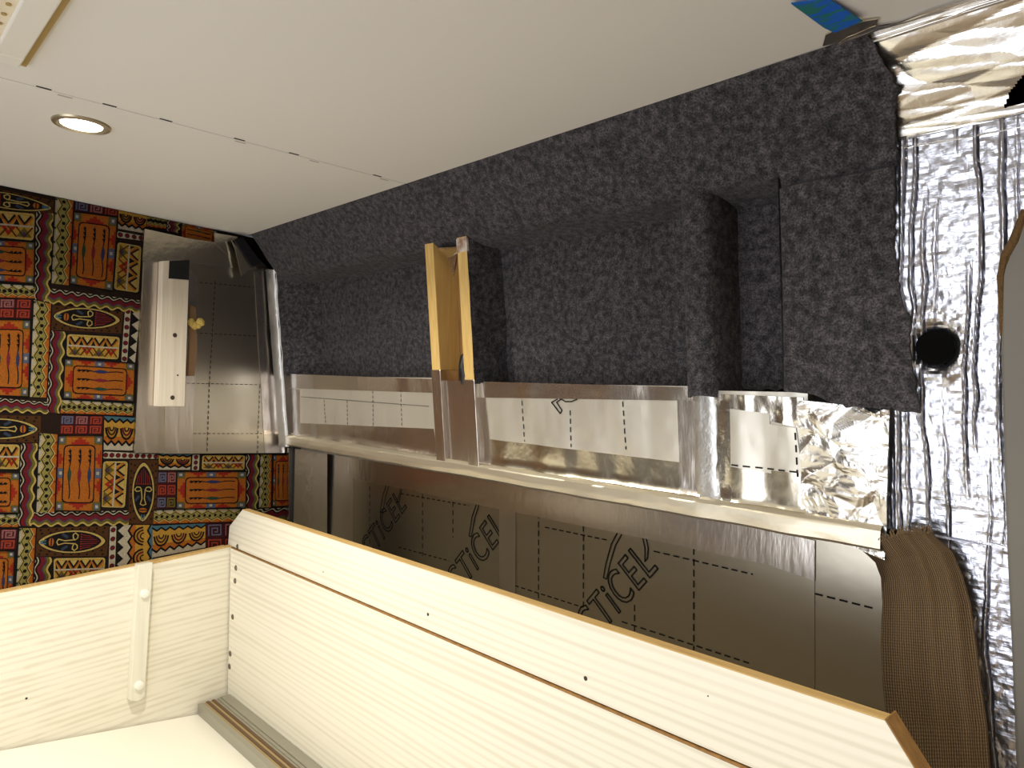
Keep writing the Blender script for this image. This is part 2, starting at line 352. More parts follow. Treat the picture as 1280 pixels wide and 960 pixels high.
def mask(q):                                                # upright: hair at the top, chin at the bottom
    C.poly(q, FULL, P_BR, 1)
    for i in range(9):
        for u in (.07, .93): C.dot(q, u, .06+.11*i, .0025, P_BK, 2, 6)
    for u, v in ((.2,.08),(.2,.92),(.8,.08),(.8,.92),(.17,.2),(.83,.2),(.17,.8),(.83,.8)): C.dot(q, u, v, .0025, P_BK, 2, 6)
    def lens(k): return [(.5 + k*.40*math.sin(t)*(abs(math.sin(t))**.25), .5 - (k*.5-.0)*math.cos(t)*.96) for t in np.linspace(0, 2*math.pi, 28, False)]
    C.poly(q, lens(1), P_BK, 3); C.poly(q, lens(.96), P_CR, 4); C.poly(q, lens(.85), P_BK, 5)
    for i, k in enumerate(range(-3, 4)):
        h = .33 - .055*abs(k)
        C.line(q, [(.5+k*.075, .36), (.5+k*.06, .36-h*.72)], .0019, P_CM if k % 2 == 0 else (150,44,40), 6); C.dot(q, .5+k*.08, .375, .0017, P_RD, 6, 6)
    for s in (-1, 1):
        C.line(q, [(.5+s*.06, .46), (.5+s*.12, .425), (.5+s*.22, .42), (.5+s*.30, .46), (.5+s*.24, .49), (.5+s*.14, .485), (.5+s*.08, .47)], .0022, P_CR, 6)
        C.line(q, [(.5+s*.07, .45), (.5+s*.04, .6), (.5+s*.10, .69), (.5, .71)], .0022, P_CR, 6)
        C.line(q, [(.5+s*.16, .57), (.5+s*.26, .63)], .006, (64,74,98), 6); C.line(q, [(.5+s*.05, .86), (.5+s*.03, .93)], .003, P_BL, 6)
    C.poly(q, [(.5+.15*math.cos(t), .785+.036*math.sin(t)) for t in np.linspace(0, 2*math.pi, 14, False)], P_OR, 6)
    C.line(q, [(.37, .785), (.63, .785)], .0025, P_MR, 7)
def fish(q, inner=(.16, .14, .82, .88), lines=3):           # upright: fishes swim down the panel
    C.poly(q, FULL, P_OR, 1)
    for i in range(5):                                       # stepped red border
        s = i/5
        for u0, v0, u1, v1 in ((.30+.08*i, .09-.03*(2-abs(i-2)), .38+.08*i, .13), (.30+.08*i, .88, .38+.08*i, .92+.03*(2-abs(i-2)))):
            C.poly(q, rect(u0, v0, u1, v1), P_RD, 2)
    for side in (0, 1):
        for half in (0, 1):
            for i in range(5):
                v = .20 + half*.36 + i*.045; d = .05*(2-abs(i-2)) + .03
                C.poly(q, rect(.02, v, .02+d, v+.045) if side == 0 else rect(.98-d, v, .98, v+.045), P_RD, 2)
        for v in (.06, .5, .94):
            u = .09 if side == 0 else .91; c = P_GB if v == .5 else P_OL
            C.poly(q, rect(u-.10, v-.065, u+.10, v+.065), c, 3); C.poly(q, rect(u-.055, v-.04, u+.055, v+.04), P_GB, 4); C.poly(q, rect(u-.03, v-.02, u+.03, v+.02), P_WH, 5)
    u0, v0, u1, v1 = inner
    C.poly(q, rrect(u0-.025, v0-.015, u1+.025, v1+.015, .1, .05), P_BK, 6); C.poly(q, rrect(u0, v0, u1, v1, .09, .045), (204,116,34), 7)
    for k in range(lines):
        u = u0 + (u1-u0)*(k+.55)/lines; dv = v1-v0
        C.line(q, [(u + .022*math.sin(t*9), v0 + dv*(.06+.88*t)) for t in np.linspace(0, 1, 15)], .0022, P_BK, 8)
        bc = [P_GR, (150,44,60), (56,66,112)][k % 3]
        C.poly(q, [(u-.0, v0+dv*.36), (u+.045, v0+dv*.48), (u+.035, v0+dv*.58), (u, v0+dv*.68), (u-.04, v0+dv*.57), (u-.04, v0+dv*.47)], bc, 9)
        for j in range(3): C.poly(q, [(u-.04, v0+dv*(.08+.08*j)), (u+.04, v0+dv*(.08+.08*j)), (u, v0+dv*(.15+.08*j))], P_BK, 9)
    C.line(q, [(0,0),(1,0),(1,1),(0,1)], .003, P_BK, 10, True)
def chev(q, n=3):                                           # lying: two rows of chevrons either side of a line
    C.poly(q, FULL, P_BK, 1); C.poly(q, rrect(.025, .05, .975, .95, .05, .1), P_CR, 2); C.poly(q, rrect(.05, .11, .95, .89, .03, .05), P_YE, 3)
    n2 = n
    for k in range(n2):
        a = .06 + .88*k/n2; b = .06 + .88*(k+1)/n2; m_ = (a+b)/2; wd = b-a
        C.poly(q, [(a, .14), (b, .14), (m_, .47)], P_CR, 4); C.line(q, [(a+wd*.12, .16), (m_, .43), (b-wd*.12, .16)], .0042, P_BK, 5); C.line(q, [(a, .2), (m_, .49), (b, .2)], .003, P_OR, 5)
        C.poly(q, [(a-wd*.2 if k else a, .48), (a+wd*.22, .48), (a, .26)], P_BK, 5)
        C.poly(q, [(a, .53), (b, .53), (m_, .86)] if k % 2 else [(a, .86), (b, .86), (m_, .53)], P_RD if k % 2 else P_OL, 4)
        C.poly(q, [(a+wd*.3, .55), (b-wd*.3, .55), (m_, .7)] if k % 2 else [(a+wd*.3, .84), (b-wd*.3, .84), (m_, .66)], P_OR if k % 2 else P_PU, 5)
        C.line(q, [(a, .54), (m_, .86), (b, .54)] if not k % 2 else [(a, .86), (m_, .54), (b, .86)], .003, P_BR, 5)
    C.line(q, [(.04, .5), (.96, .5)], .0035, P_WH, 6)
def zz(t, n, amp): 
    x = (t*n) % 1; return amp*(4*abs(x-.5)-1)
def wave(q, n=5):                                           # upright wavy band
    C.poly(q, FULL, P_BK, 1); T = np.linspace(0, 1, 8*n+1)
    def band(c, wd, col, L):
        f = lambda t: .10*math.sin(2*math.pi*n*t)
        C.poly(q, [(min(1, max(0, c-wd/2+f(t))), t) for t in T] + [(min(1, max(0, c+wd/2+f(t))), t) for t in T[::-1]], col, L)
    band(.13, .07, P_WH, 2); band(.40, .27, P_CM, 3); band(.56, .07, P_PU, 4); band(.68, .16, P_OL, 5); band(.83, .12, P_CR, 6)
    for k in range(n):
        C.poly(q, [(0, (k+.05)/n), (.08, (k+.25)/n), (0, (k+.45)/n)], P_WH, 3)
def zig(q, n=6):                                            # upright zigzag band with dotted ribbon
    C.poly(q, FULL, P_WH, 1); C.poly(q, rect(.5, 0, 1, 1), P_OR, 2); T = np.linspace(0, 1, 2*n+1)
    f = lambda i: (.11 if i % 2 else -.11)
    for c, wd, col, L in ((.5, .62, P_CR, 3), (.5, .47, P_BK, 4), (.5, .36, P_YG, 5)):
        C.poly(q, [(c-wd/2+f(i), t) for i, t in enumerate(T)] + [(c+wd/2+f(i), t) for i, t in list(enumerate(T))[::-1]], col, L)
    for i, t in enumerate(T[:-1]):
        C.dot(q, .5 + f(i)*.2, min(.98, t+.25/n), .0042, P_BK, 6, 6)
        C.dot(q, .92 if i % 2 else .08, t+.02, .0028, P_RD if i % 2 else P_GR, 6, 6)
    C.line(q, [(0,0),(0,1)], .0025, P_BK, 7); C.line(q, [(1,0),(1,1)], .0025, P_BK, 7)
def spir(q, nx, ny):
    C.poly(q, FULL, P_MR, 1); cs = [P_GB, P_OL, (184,70,48), (176,110,110)]
    for i in range(nx):
        for j in range(ny):
            S = [(.1,.9),(.1,.1),(.9,.1),(.9,.85),(.32,.85),(.32,.33),(.68,.33),(.68,.62),(.5,.62)]
            C.line(q, [((i+.06+.88*u)/nx, (j+.06+.88*v)/ny) for u, v in S], .0034, cs[(i*3+j*2+i*j) % 4], 2)
def arcs(q, n=2, blue=True):
    C.poly(q, FULL, P_OR, 1); C.poly(q, rect(0, .1, 1, .6), P_YE, 2)
    Z = [(i/(4*n), .78 + (.07 if i % 2 else -.05)) for i in range(4*n+1)]
    C.poly(q, Z + [(1, 1), (0, 1)], P_WH, 3); C.line(q, Z, .0045, P_BK, 4)
    Z2 = [(i/(4*n), .12 + (.05 if i % 2 else -.05)) for i in range(4*n+1)]
    if blue: C.poly(q, [(0, 0), (1, 0)] + Z2[::-1], P_BL, 3); C.line(q, Z2, .004, P_BK, 4)
    for k in range(n):
        c = (k+.5)/n
        for r, col in ((.40, P_BK), (.27, P_CM if k % 2 else P_BR), (.14, P_BK)):
            C.line(q, [(c + r/n*math.cos(t), .30 + r*.9*math.sin(t)) for t in np.linspace(.15, math.pi-.15, 9)], .0042 if r > .2 else .003, col, 5)
def dots(q, n):                                             # lying strip of dots
    C.poly(q, FULL, P_BK, 1); C.poly(q, rrect(.01, .1, .99, .9, .03, .3), P_WH, 2)
    for k in range(n): C.dot(q, (k+.5)/n, .5, .0060, P_BK, 3); C.dot(q, (k+.5)/n, .5, .0046, P_CM, 4)
def teeth(q, n, c=P_WH):                                    # lying strip of triangles
    C.poly(q, FULL, P_BK, 1)
    for k in range(n): C.poly(q, [(k/n, 1), ((k+1)/n, 1), ((k+.5)/n, .15)], c, 2)
LAY = []                                                    # motif, outline in pixels (top left, top right, bottom right, bottom left), options
def put(fn, *q, k=0, **kw): LAY.append((fn, rot(list(q), k), kw))
put(mask, (-42,228),(69,251),(67,272),(-42,258), k=3)
put(chev, (-24,260),(45,266),(43,303),(-24,297), n=3)
put(fish, (-44,298),(43,303),(42,355),(-44,349), k=1)
put(wave, (45,264),(69,268),(62,378),(42,374), n=6)
put(zig, (68,247),(92,250),(86,357),(63,354), n=6)
put(spir, (93,248),(148,258),(147,272),(92,264), nx=3, ny=1)
put(fish, (91,265),(146,272),(140,364),(86,355))
put(arcs, (148,258),(184,266),(181,292),(147,286), n=2, blue=False)
put(dots, (146,288),(181,295),(179,302),(145,298), n=4)
put(chev, (145,301),(178,307),(174,368),(140,363), k=1, n=3)
put(zig, (184,266),(208,272),(207,287),(183,284), k=1, n=4)
put(wave, (209,272),(225,277),(224,292),(208,289), n=2)
put(fish, (226,277),(271,289),(269,312),(225,304), k=1)
put(zig, (-40,352),(44,357),(42,374),(-40,371), k=1, n=6)
put(wave, (56,360),(176,376),(172,392),(54,380), k=1, n=8)
put(spir, (-22,373),(40,374),(38,399),(-22,397), nx=3, ny=2)
put(fish, (-16,399),(38,400),(35,496),(-18,494))
put(zig, (41,375),(64,380),(58,497),(36,496), n=7)
put(mask, (64,378),(154,385),(151,417),(62,412), k=1)
put(dots, (155,384),(164,385),(159,454),(150,453), k=1, n=7)
put(teeth, (164,385),(175,387),(168,454),(159,454), k=3, n=5)
put(wave, (62,413),(82,415),(76,517),(58,515), n=5, k=0)
put(chev, (82,416),(151,420),(149,451),(81,447), n=4)
put(fish, (80,448),(168,454),(166,502),(78,498), k=3)
put(zig, (77,499),(167,504),(165,520),(75,517), k=1, n=7)
put(spir, (75,519),(129,520),(127,543),(74,543), nx=3, ny=2)
put(arcs, (130,520),(168,522),(165,563),(129,562), n=2)
put(wave, (-40,494),(60,503),(59,518),(-40,514), k=1, n=7)
put(mask, (-54,518),(51,520),(50,553),(-54,552), k=3)
put(chev, (-42,553),(26,554),(25,588),(-42,587), n=4)
put(fish, (-60,589),(24,590),(23,641),(-60,640), k=1)
put(wave, (26,554),(48,554),(41,657),(22,657), n=5)
put(zig, (48,541),(72,543),(68,640),(44,640), n=6)
put(fish, (72,544),(128,544),(125,639),(68,638))
put(dots, (128,563),(198,567),(198,574),(127,574), n=9)
put(chev, (127,575),(161,575),(157,636),(123,635), k=1, n=3)
put(mask, (161,575),(197,575),(195,655),(160,654))
put(wave, (40,640),(160,638),(160,657),(36,659), k=1, n=8)
put(zig, (-50,642),(22,642),(22,659),(-50,659), k=1, n=5)
put(spir, (-22,661),(22,661),(19,687),(-22,687), nx=2, ny=2)
put(zig, (23,660),(45,660),(40,740),(18,744), n=5)
put(mask, (45,660),(136,657),(133,695),(43,695), k=1)
put(dots, (136,657),(146,656),(144,712),(134,713), k=1, n=5)
put(teeth, (146,656),(155,656),(153,712),(144,712), k=3, n=4)
put(arcs, (155,656),(190,656),(190,710),(153,712), k=1, n=2)
put(wave, (43,696),(65,696),(62,735),(40,738), n=2)
put(chev, (65,696),(133,695),(131,725),(65,728), n=4)
put(fish, (-30,688),(18,688),(15,760),(-30,760))
put(arcs, (198,566),(238,568),(237,587),(198,587), n=2)
put(dots, (239,568),(250,568),(249,588),(238,588), k=1, n=3)
put(chev, (251,568),(307,568),(306,588),(250,588), n=4)
put(spir, (197,589),(220,589),(219,636),(195,636), nx=2, ny=3)
put(fish, (220,589),(307,589),(306,635),(219,636), k=3)
put(wave, (307,568),(324,568),(322,636),(306,636), n=4)
put(zig, (324,568),(339,568),(338,634),(322,634), n=5)
put(fish, (340,568),(366,568),(365,632),(339,633))
put(zig, (192,637),(300,634),(296,652),(191,655), k=1, n=8)
put(arcs, (190,657),(256,654),(256,684),(189,697), n=3)
put(spir, (257,654),(300,652),(300,690),(257,690), nx=2, ny=2)
put(wave, (322,636),(366,634),(366,654),(302,654), k=1, n=3)
YF1 = onE(357, 600)[1]
fx = lambda y: 1.766 + .17*y
C.add([(fx(y) - d, y, z) for y, z, d in ((-.9,-1.1,.003),(YF1,-1.1,.003),(YF1,ZC-.001,.003),(-.9,ZC-.001,.003),(-.9,-1.1,0),(YF1,-1.1,0),(YF1,ZC-.001,0),(-.9,ZC-.001,0))],
      [(0,1,2,3),(4,5,6,7),(0,1,5,4),(1,2,6,5),(2,3,7,6),(3,0,4,7)], BASE)
for sh, lift, lim in ((0, 0, 9999), (-.42, -.00015, 186), (-.80, -.0001, 186)):
    C.sh = sh; C.lift = lift
    for fn, q, kw in LAY:
        if sh and max(p[0] for p in q) > lim: continue
        if sh and min(p[0] for p in q) < -5: continue
        fn(q, **kw)
tag(C.build('fabric_wall_covering', M['fabric'], recalc=False), 'brown and orange cotton fabric printed with masks, fishes and zigzags on the end wall', 'fabric')

# ------------------------------------------------------------ print on insulation boards
def dashes(segs, plane, nv, off, par, dash=.011, gap=.007, wd=.0018, name='dashed_line'):
    for (a, b) in segs:
        A = plane(*a, off); B = plane(*b, off); d = B-A; L = np.linalg.norm(d); d /= L; s = nrm(np.cross(d, nv))*wd/2; k = 0; mb = MB(); n = nrm(nv)
        while k < L:
            ka, kb = k/L, min(L, k+dash)/L; p = plane(a[0]+(b[0]-a[0])*ka, a[1]+(b[1]-a[1])*ka, off); q = plane(a[0]+(b[0]-a[0])*kb, a[1]+(b[1]-a[1])*kb, off); mb.prism([p-s, q-s, q+s, p+s], n*.0004); k += dash+gap
        mb.build(name, M['ink'], par)
ETXT = {}
def logo_text(body, origin, end, up, nvec, par, height, width=None, bev=.0014, name='printed_lettering'):
    """outlined lettering along origin -> end on a plane, letters `height` tall"""
    cu = bpy.data.curves.new('t', 'FONT'); cu.body = body; cu.size = 1; cu.fill_mode = 'NONE'; cu.bevel_depth = .001; cu.offset = .028; cu.space_character = 1.14; cu.resolution_u = 4
    ob = bpy.data.objects.new('t', cu); COL.objects.link(ob); bpy.context.view_layer.update()
    dg = bpy.context.evaluated_depsgraph_get(); cu.bevel_depth = 0; bpy.context.view_layer.update(); dg = bpy.context.evaluated_depsgraph_get()
    me = bpy.data.meshes.new_from_object(ob.evaluated_get(dg))
    vs = np.array([v.co[:] for v in me.vertices]); es = [tuple(e.vertices) for e in me.edges]
    COL.objects.unlink(ob); bpy.data.objects.remove(ob)
    lo, hi = vs.min(0), vs.max(0); d = nrm(end-origin); L = np.linalg.norm(end-origin); n = nrm(nvec)
    mb = MB()
    def P(v): return origin + d*((v[0]-lo[0])/(hi[0]-lo[0])*L) + up*((v[1])/.70*height)
    for a, b in es:
        p, q = P(vs[a]), P(vs[b]); e = q-p; l = np.linalg.norm(e)
        if l < 1e-6: continue
        e /= l; s = np.cross(e, n)*bev; p = p-e*bev*.5; q = q+e*bev*.5
        mb.prism([p-s, q-s, q+s, p+s], n*.0004)
    return mb.build(name, M['ink'], par)
def inkline(pxs, plane, off, nv, par, wd=.0022, name='printed_arc', closed=False):
    P = [plane(x, y, off) for x, y in pxs]; n = nrm(nv); mb = MB()
    if closed: P.append(P[0])
    for a, b in zip(P[:-1], P[1:]):
        d = nrm(b-a); s = np.cross(d, n)*wd/2; mb.prism([a-s-d*wd*.3, b-s+d*wd*.3, b+s+d*wd*.3, a+s-d*wd*.3], n*.0004)
    return mb.build(name, M['ink'], par)

# foil patch with batten on the end wall
EN = nrm(NE)
t = thing('foil_insulation_patch', onE(262, 567, .01), 'dull silver foil insulation patch with dashed print over the mask fabric', 'insulation')
pb = plate([(181,287),(272,305),(300,300),(338,338),(352,470),(358,566),(240,567),(168,566),(174,440)], onE, EN, .006, .012).build('foil_sheet', M['board_low'], t)
plate([(181,286),(236,298),(278,304),(306,318),(322,338),(240,330),(178,326)], onE, EN, .002, .0145).build('tape_strip', M['tape2'], t)
plate([(180,327),(205,329),(197,566),(168,566),(174,440)], onE, EN, .001, .0132).build('tape_strip', M['tape'], t)
plate([(236,333),(248,352),(240,567),(205,567),(206,510)], onE, EN, .001, .0134).build('tape_strip', M['tape'], t)
plate([(318,340),(338,338),(352,470),(358,566),(331,566),(326,480)], onE, EN, .001, .0134).build('tape_strip', M['tape'], t)
plate([(268,291),(297,296),(293,303),(303,318),(300,332),(268,304)], onE, EN, .001, .0152).build('tape_strip', M['tape2'], t)
dashes([((269,351),(262,480)),((262,480),(259,566)),((250,353),(317,359)),((244,416),(320,420)),((234,479),(326,481)),((325,482),(322,566)),((242,542),(328,542))], onE, EN, .0140, t, .008, .006, .0016)
plate([(237,380),(245,384),(247,440),(243,470),(232,470),(236,430)], onE, EN, .001, .0146).build('brown_patch', M['brown'], t)
mb = MB(); c0 = onE(249, 406, .02)
for k in range(9):
    c = c0 + np.array([0, rng.uniform(-.02, .02), rng.uniform(-.008, .008)]); mb.disc(c, -EN, rng.uniform(.006, .012), .004, 7, .003)
mb.build('foam_blob', M['foam'], t)
t = thing('wooden_batten', onE(213, 508, .03), 'pale pine batten with black end patch, screwed over the foil patch', 'batten')
bst = plate([(204,326),(237,325),(231,508),(197,508)], onE, EN, .022, .037).build('strip', M['pine_white'], t, bevel=.0015)
plate([(212,326),(237,325),(236,350),(211,348)], onE, EN, .002, .0385).build('black_patch', M['velcro'], bst)
for x, y, r in ((218.5,419,.0055),(222,469,.0022),(215.5,497,.0055)):
    MB().disc(onE(x, y, .0368), -EN, r, .0009, 14).build('screw', M['hole'], bst)

# ------------------------------------------------------------ felt lining on the side wall
t = thing('felt_lining', (1.0, .95, .0), 'charcoal grey felt lining with two recesses under the white ceiling', 'felt')
FB = np.array([0, 1, .1]) / np.linalg.norm([0, 1, .1])
def prof(s, dep=.085):                                      # roof edge -> rolled edge -> recess crease
    pts = [(.823, .400), (.858, .352), (.890, .309), (.902, .296), (.918, .288), (.945, .284), (.975, .281), (.99, .277)]
    return pts
PR = prof(0); XA, XB = 1.87, .40
def upper_sheet(x0, x1, prf, nx, bow=0):
    s = np.concatenate([[0], np.cumsum([np.hypot(b[0]-a[0], b[1]-a[1]) for a, b in zip(prf[:-1], prf[1:])])])
    ss = np.linspace(0, s[-1], 44); y = np.interp(ss, s, [p[0] for p in prf]); z = np.interp(ss, s, [p[1] for p in prf])
    xs = np.linspace(x0, x1, nx); g = np.zeros((nx, 44, 3)); g[..., 0] = xs[:, None]; g[..., 1] = y; g[..., 2] = z
    wv = (vnoise(xs[:, None]*9+3, ss[None]*22, 5)-.5)*.006 + (vnoise(xs[:, None]*40, ss[None]*40, 6)-.5)*.0016
    ed = np.clip(ss/.02, 0, 1)[None]
    g[..., 1] += wv*ed*.6; g[..., 2] += wv*ed*.8; return g
MB().grid(upper_sheet(XA, .425, PR, 260), back=(0, .006, .006)).build('upper_slope', M['felt'], t, smooth=True)
def wall_grid(x0, x1, z0, z1, off0, off1, nx=90, nz=50, seed=1, amp=.003, zr=None):
    xs = np.linspace(x0, x1, nx); zs = np.linspace(z0, z1, nz); X_, Z_ = np.meshgrid(xs, zs, indexing='ij')
    O = off0 + (off1-off0)*np.linspace(0, 1, nx)[:, None]
    Y_ = .931 - .1*Z_ + O + (vnoise(X_*14, Z_*14, seed)-.5)*amp + (vnoise(X_*60, Z_*60, seed+3)-.5)*.001
    if zr is not None: Z_ = Z_ + zr(X_)*(np.linspace(0, 1, nz)[None])
    return np.stack([X_, Y_, Z_], -1)
x_l = 1.885; P1a, P1b, P1c, P1d = 1.196, 1.168, 1.088, 1.061
rag = lambda X_: (vnoise(X_*90, X_*0, 9)-.5)*.006
BT = .030
# recess backs
MB().grid(wall_grid(1.80, 1.19, .285, .016, .085, .085, seed=2, zr=rag), back=(0, .006, 0)).build('recess_lining', M['felt'], t, smooth=True)
MB().grid(wall_grid(1.066, .565, .285, .006, .085, .085, seed=12, zr=rag), back=(0, .006, 0)).build('recess_lining', M['felt'], t, smooth=True)
MB().grid(wall_grid(.54, .40, .285, .002, .085, .085, seed=22, zr=rag), back=(0, .006, 0)).build('recess_lining', M['felt'], t, smooth=True)
# left return, right flank of the first post
def flank(xa, xb, o0, o1, z0, z1, name, n=14):
    zs = np.linspace(z0, z1, 40); uu = np.linspace(0, 1, n); U, Z_ = np.meshgrid(uu, zs, indexing='ij')
    X_ = xa + (xb-xa)*U + (vnoise(U*6, Z_*30, 31)-.5)*.003; Y_ = .931-.1*Z_ + o0 + (o1-o0)*U
    MB().grid(np.stack([X_, Y_, Z_], -1), back=(.004, .003, 0)).build(name, M['felt'], t, smooth=True)
flank(x_l, 1.79, .0, .087, .305, .018, 'left_return')
flank(1.060, 1.050, .0, .087, .295, .004, 'post_flank')
# felt-wrapped second post
def wrap(name, pts, z0, z1, seed, zlow=0, nz=60):           # pts: (x, off) outline swept down the wall
    xs = np.array([p[0] for p in pts]); of = np.array([p[1] for p in pts]); zs = np.linspace(z0, z1, nz)
    X_, Z_ = np.meshgrid(xs, zs, indexing='ij'); O, _ = np.meshgrid(of, zs, indexing='ij')
    Z_ = Z_ + (vnoise(X_*80, X_*0, seed)-.5)*.006*np.linspace(0, 1, nz)[None]
    Y_ = .931-.1*Z_ + O + (vnoise(X_*30, Z_*20, seed)-.5)*.002
    MB().grid(np.stack([X_, Y_, Z_], -1), back=(0, .005, 0)).build(name, M['felt'], t, smooth=True)
wrap('post_wrap', [(.590,.087),(.587,.05),(.582,.02),(.578,.006),(.574,.001),(.568,-.001),(.555,-.002),(.545,-.001),(.538,.003),(.533,.012),(.531,.04),(.530,.087)], .302, -.010, 41)
# right-hand felt flap with its ragged edge
edge = [(1086,48),(1098,64),(1108,84),(1120,104),(1126,112),(1120,130),(1118,170),(1120,215),(1117,260),(1119,300),(1120,335),(1127,370),(1136,400),(1139,435),(1144,470),(1149,495),(1156,516)]
E3 = [onFS(x, y) for x, y in edge]; ez = np.array([p[2] for p in E3])[::-1]; ex = np.array([p[0] for p in E3])[::-1]
bl = [onF(978, 490), onF(1010, 492), onF(1060, 508), onF(1100, 512), onF(1156, 516)]
nz_ = 130; nx_ = 90; G = np.zeros((nx_, nz_, 3))
zt = np.concatenate([np.linspace(.399, .30, 45), np.linspace(.2985, -.004, nz_-45)])
for j, z in enumerate(zt):
    xr = np.interp(z, ez, ex) + (vnoise(np.array([z*160.]), np.array([0.]), 3)[0]-.5)*.004
    xl = .426
    y = .823 + (.40-z)*.738 if z > .2965 else .931-.1*z
    if .27 < z < .32: y = .5*(y + .823 + (.40-z)*.738) if z <= .2965 else y
    for i in range(nx_):
        u = i/(nx_-1); x = xl + (xr-xl)*u; zz_ = z
        if z < .1:
            low = np.interp(x, [p[0] for p in bl[::-1]], [p[2] for p in bl[::-1]]); zz_ = .1 + (z-.1)*(.1-low)/(.104)
        bul = .003*math.sin(u*7+z*9)
        G[i, j] = (x, y - .004 + bul*np.clip((.39-z)/.05, 0, 1) + (.005*max(0, (.03-u)/.03) if z < .29 else 0), zz_ + (vnoise(np.array([x*120.]), np.array([1.]), 8)[0]-.5)*.004*(z < .01))
MB().grid(G, back=(0, .006, 0)).build('end_flap', M['felt'], t, smooth=True)
wrap('flap_return', [(.4262,.0),(.4268,.02),(.428,.05),(.430,.087)], .285, .0, 55)
# folded black corner piece by the ceiling
q = [onX(294,299,1.86), onX(303,296,1.86), onX(327,328,1.86), onX(316,334,1.86)]
tag(MB().prism(q, (.008, 0, 0)).build('folded_felt_tab', M['felt_dark']), 'small black folded felt piece in the corner below the ceiling', 'felt scrap')
q = [onX(289,300,1.868), onX(294,312,1.868), onX(302,345,1.868), onX(318,333,1.868), onX(304,318,1.868)]
tag(MB().prism(q, (.002, 0, 0)).build('foil_tape_end', M['tape2']), 'crumpled loose end of foil tape hanging under the black felt piece', 'tape')

# ------------------------------------------------------------ wooden studs of the first post
def stud(x0, x1, depth, ztop, zw, zbot, label, top_tape):
    tt = thing('post_stud', (x0, .96, zbot), label, 'stud', 'paired studs of the first post')
    def blk(za, zb, e, name, m, d=depth):
        pts = [(x0-e, .931-.1*za-e, za), (x1+e, .931-.1*za-e, za), (x1+e, .931-.1*za+d, za), (x0-e, .931-.1*za+d, za)]
        MB().prism(pts, (0, -.1*(zb-za), zb-za)).build(name, m, tt, bevel=.0012)
    blk(zw, ztop, 0, 'bare_wood', M['pine']); blk(zbot, zw, .0015, 'foil_wrap', M['tape'])
    if top_tape: blk(ztop-.030, ztop-.002, .001, 'torn_paper', M['tornpaper'], .012)
    return tt
M['tornpaper'] = mat('torn_white_paper', (206, 196, 184), .8, noise=(60, .35, .6, (150, 112, 86)))
stud(P1a-.028, P1a, .062, .300, .032, -.165, 'left pine stud with wide side face, foil-wrapped below', False)
stud(P1d, P1d+.030, .085, .296, .012, -.165, 'right pine stud with torn paper at its top, foil-wrapped below', True)
mb = MB().prism([(P1d+.03, .955, -.17), (P1a-.028, .955, -.17), (P1a-.028, .972, -.17), (P1d+.03, .972, -.17)], (0, -.018, .18))
tag(mb.build('channel_foil', M['tape']), 'foil tape lining the channel between the two pine studs', 'tape')
mb = MB().prism([(P1d+.03, .985, .0), (P1a-.028, .985, .0), (P1a-.028, .99, .0), (P1d+.03, .99, .0)], (0, -.02, .278))
tag(mb.build('plywood_strip', M['ply_end']), 'dark wooden back of the channel between the pine studs', 'wood panel')
mb = MB().prism([onF(545,310,-.001), onF(578,308,-.001), onF(572,314,.02), onF(566,345,.03), onF(560,322,.02)], (0, .004, 0))
tag(mb.build('tape_scrap', M['foil']), 'crumpled shiny tape scrap at the top of the stud channel', 'tape')
xc = P1d+.03+.010
tt = thing('cable_bundle', (xc, .965, .0), 'clear-sleeved cable running down the channel between the pine studs', 'cable')
for k in range(3):
    MB().tube([(xc + .004*math.sin(i*.9+k*2.1) + .004*(i/14)*0, .941 + .003*math.cos(i*.9+k*2.1), .235-.0125*i) for i in range(15)], .0030, 7).build('wire', M['cable'], tt, smooth=True)
tag(MB().tube([(xc, .945, .066), (xc-.001, .938, .058), (xc-.002, .936, .04), (xc-.003, .936, .02), (xc-.003, .940, .008), (xc-.003, .946, .002)], [.006,.0105,.012,.012,.011,.004], 12).build('rubber_grommet', M['blackcable'], smooth=True), 'black rubber cable sleeve at the foot of the stud channel', 'cable sleeve')

# ------------------------------------------------------------ foil boards under the recesses
def zled(x): return -.188 - .010*(1.0-x)                    # lower edge of the waist ledge
OB = .016
def dispF(x, z):
    x = np.asarray(x, float); z = np.asarray(z, float)
    return (vnoise(x*26, z*8+40, 71)-.5)*.0055 + (vnoise(x*70, z*55+40, 73)-.5)*.0010 - .012*np.clip((zled(x)+.045-z)/.025, 0, 1)**2
def onB(px, py, off=0):
    p = onF(px, py, OB-off); p[1] += float(dispF(p[0], p[2])); return p
def foilboard(name, label, x0, x1, ztop, group=None):
    tt = thing(name, ((x0+x1)/2, .95, -.16), label, 'insulation', group)
    z1 = lambda x: zled(x)+.030
    nx, nz = int(abs(x1-x0)*140)+8, 40
    xs = np.linspace(x0, x1, nx); v = np.linspace(0, 1, nz); X_, V = np.meshgrid(xs, v, indexing='ij')
    Z_ = ztop + (z1(X_)-ztop)*V; Y_ = .931-.1*Z_ + OB
    Y_ += dispF(X_, Z_)
    fb = MB().grid(np.stack([X_, Y_, Z_], -1), back=(0, .02, 0)).build('foil_board', M['board'], tt, smooth=True)
    return tt, fb
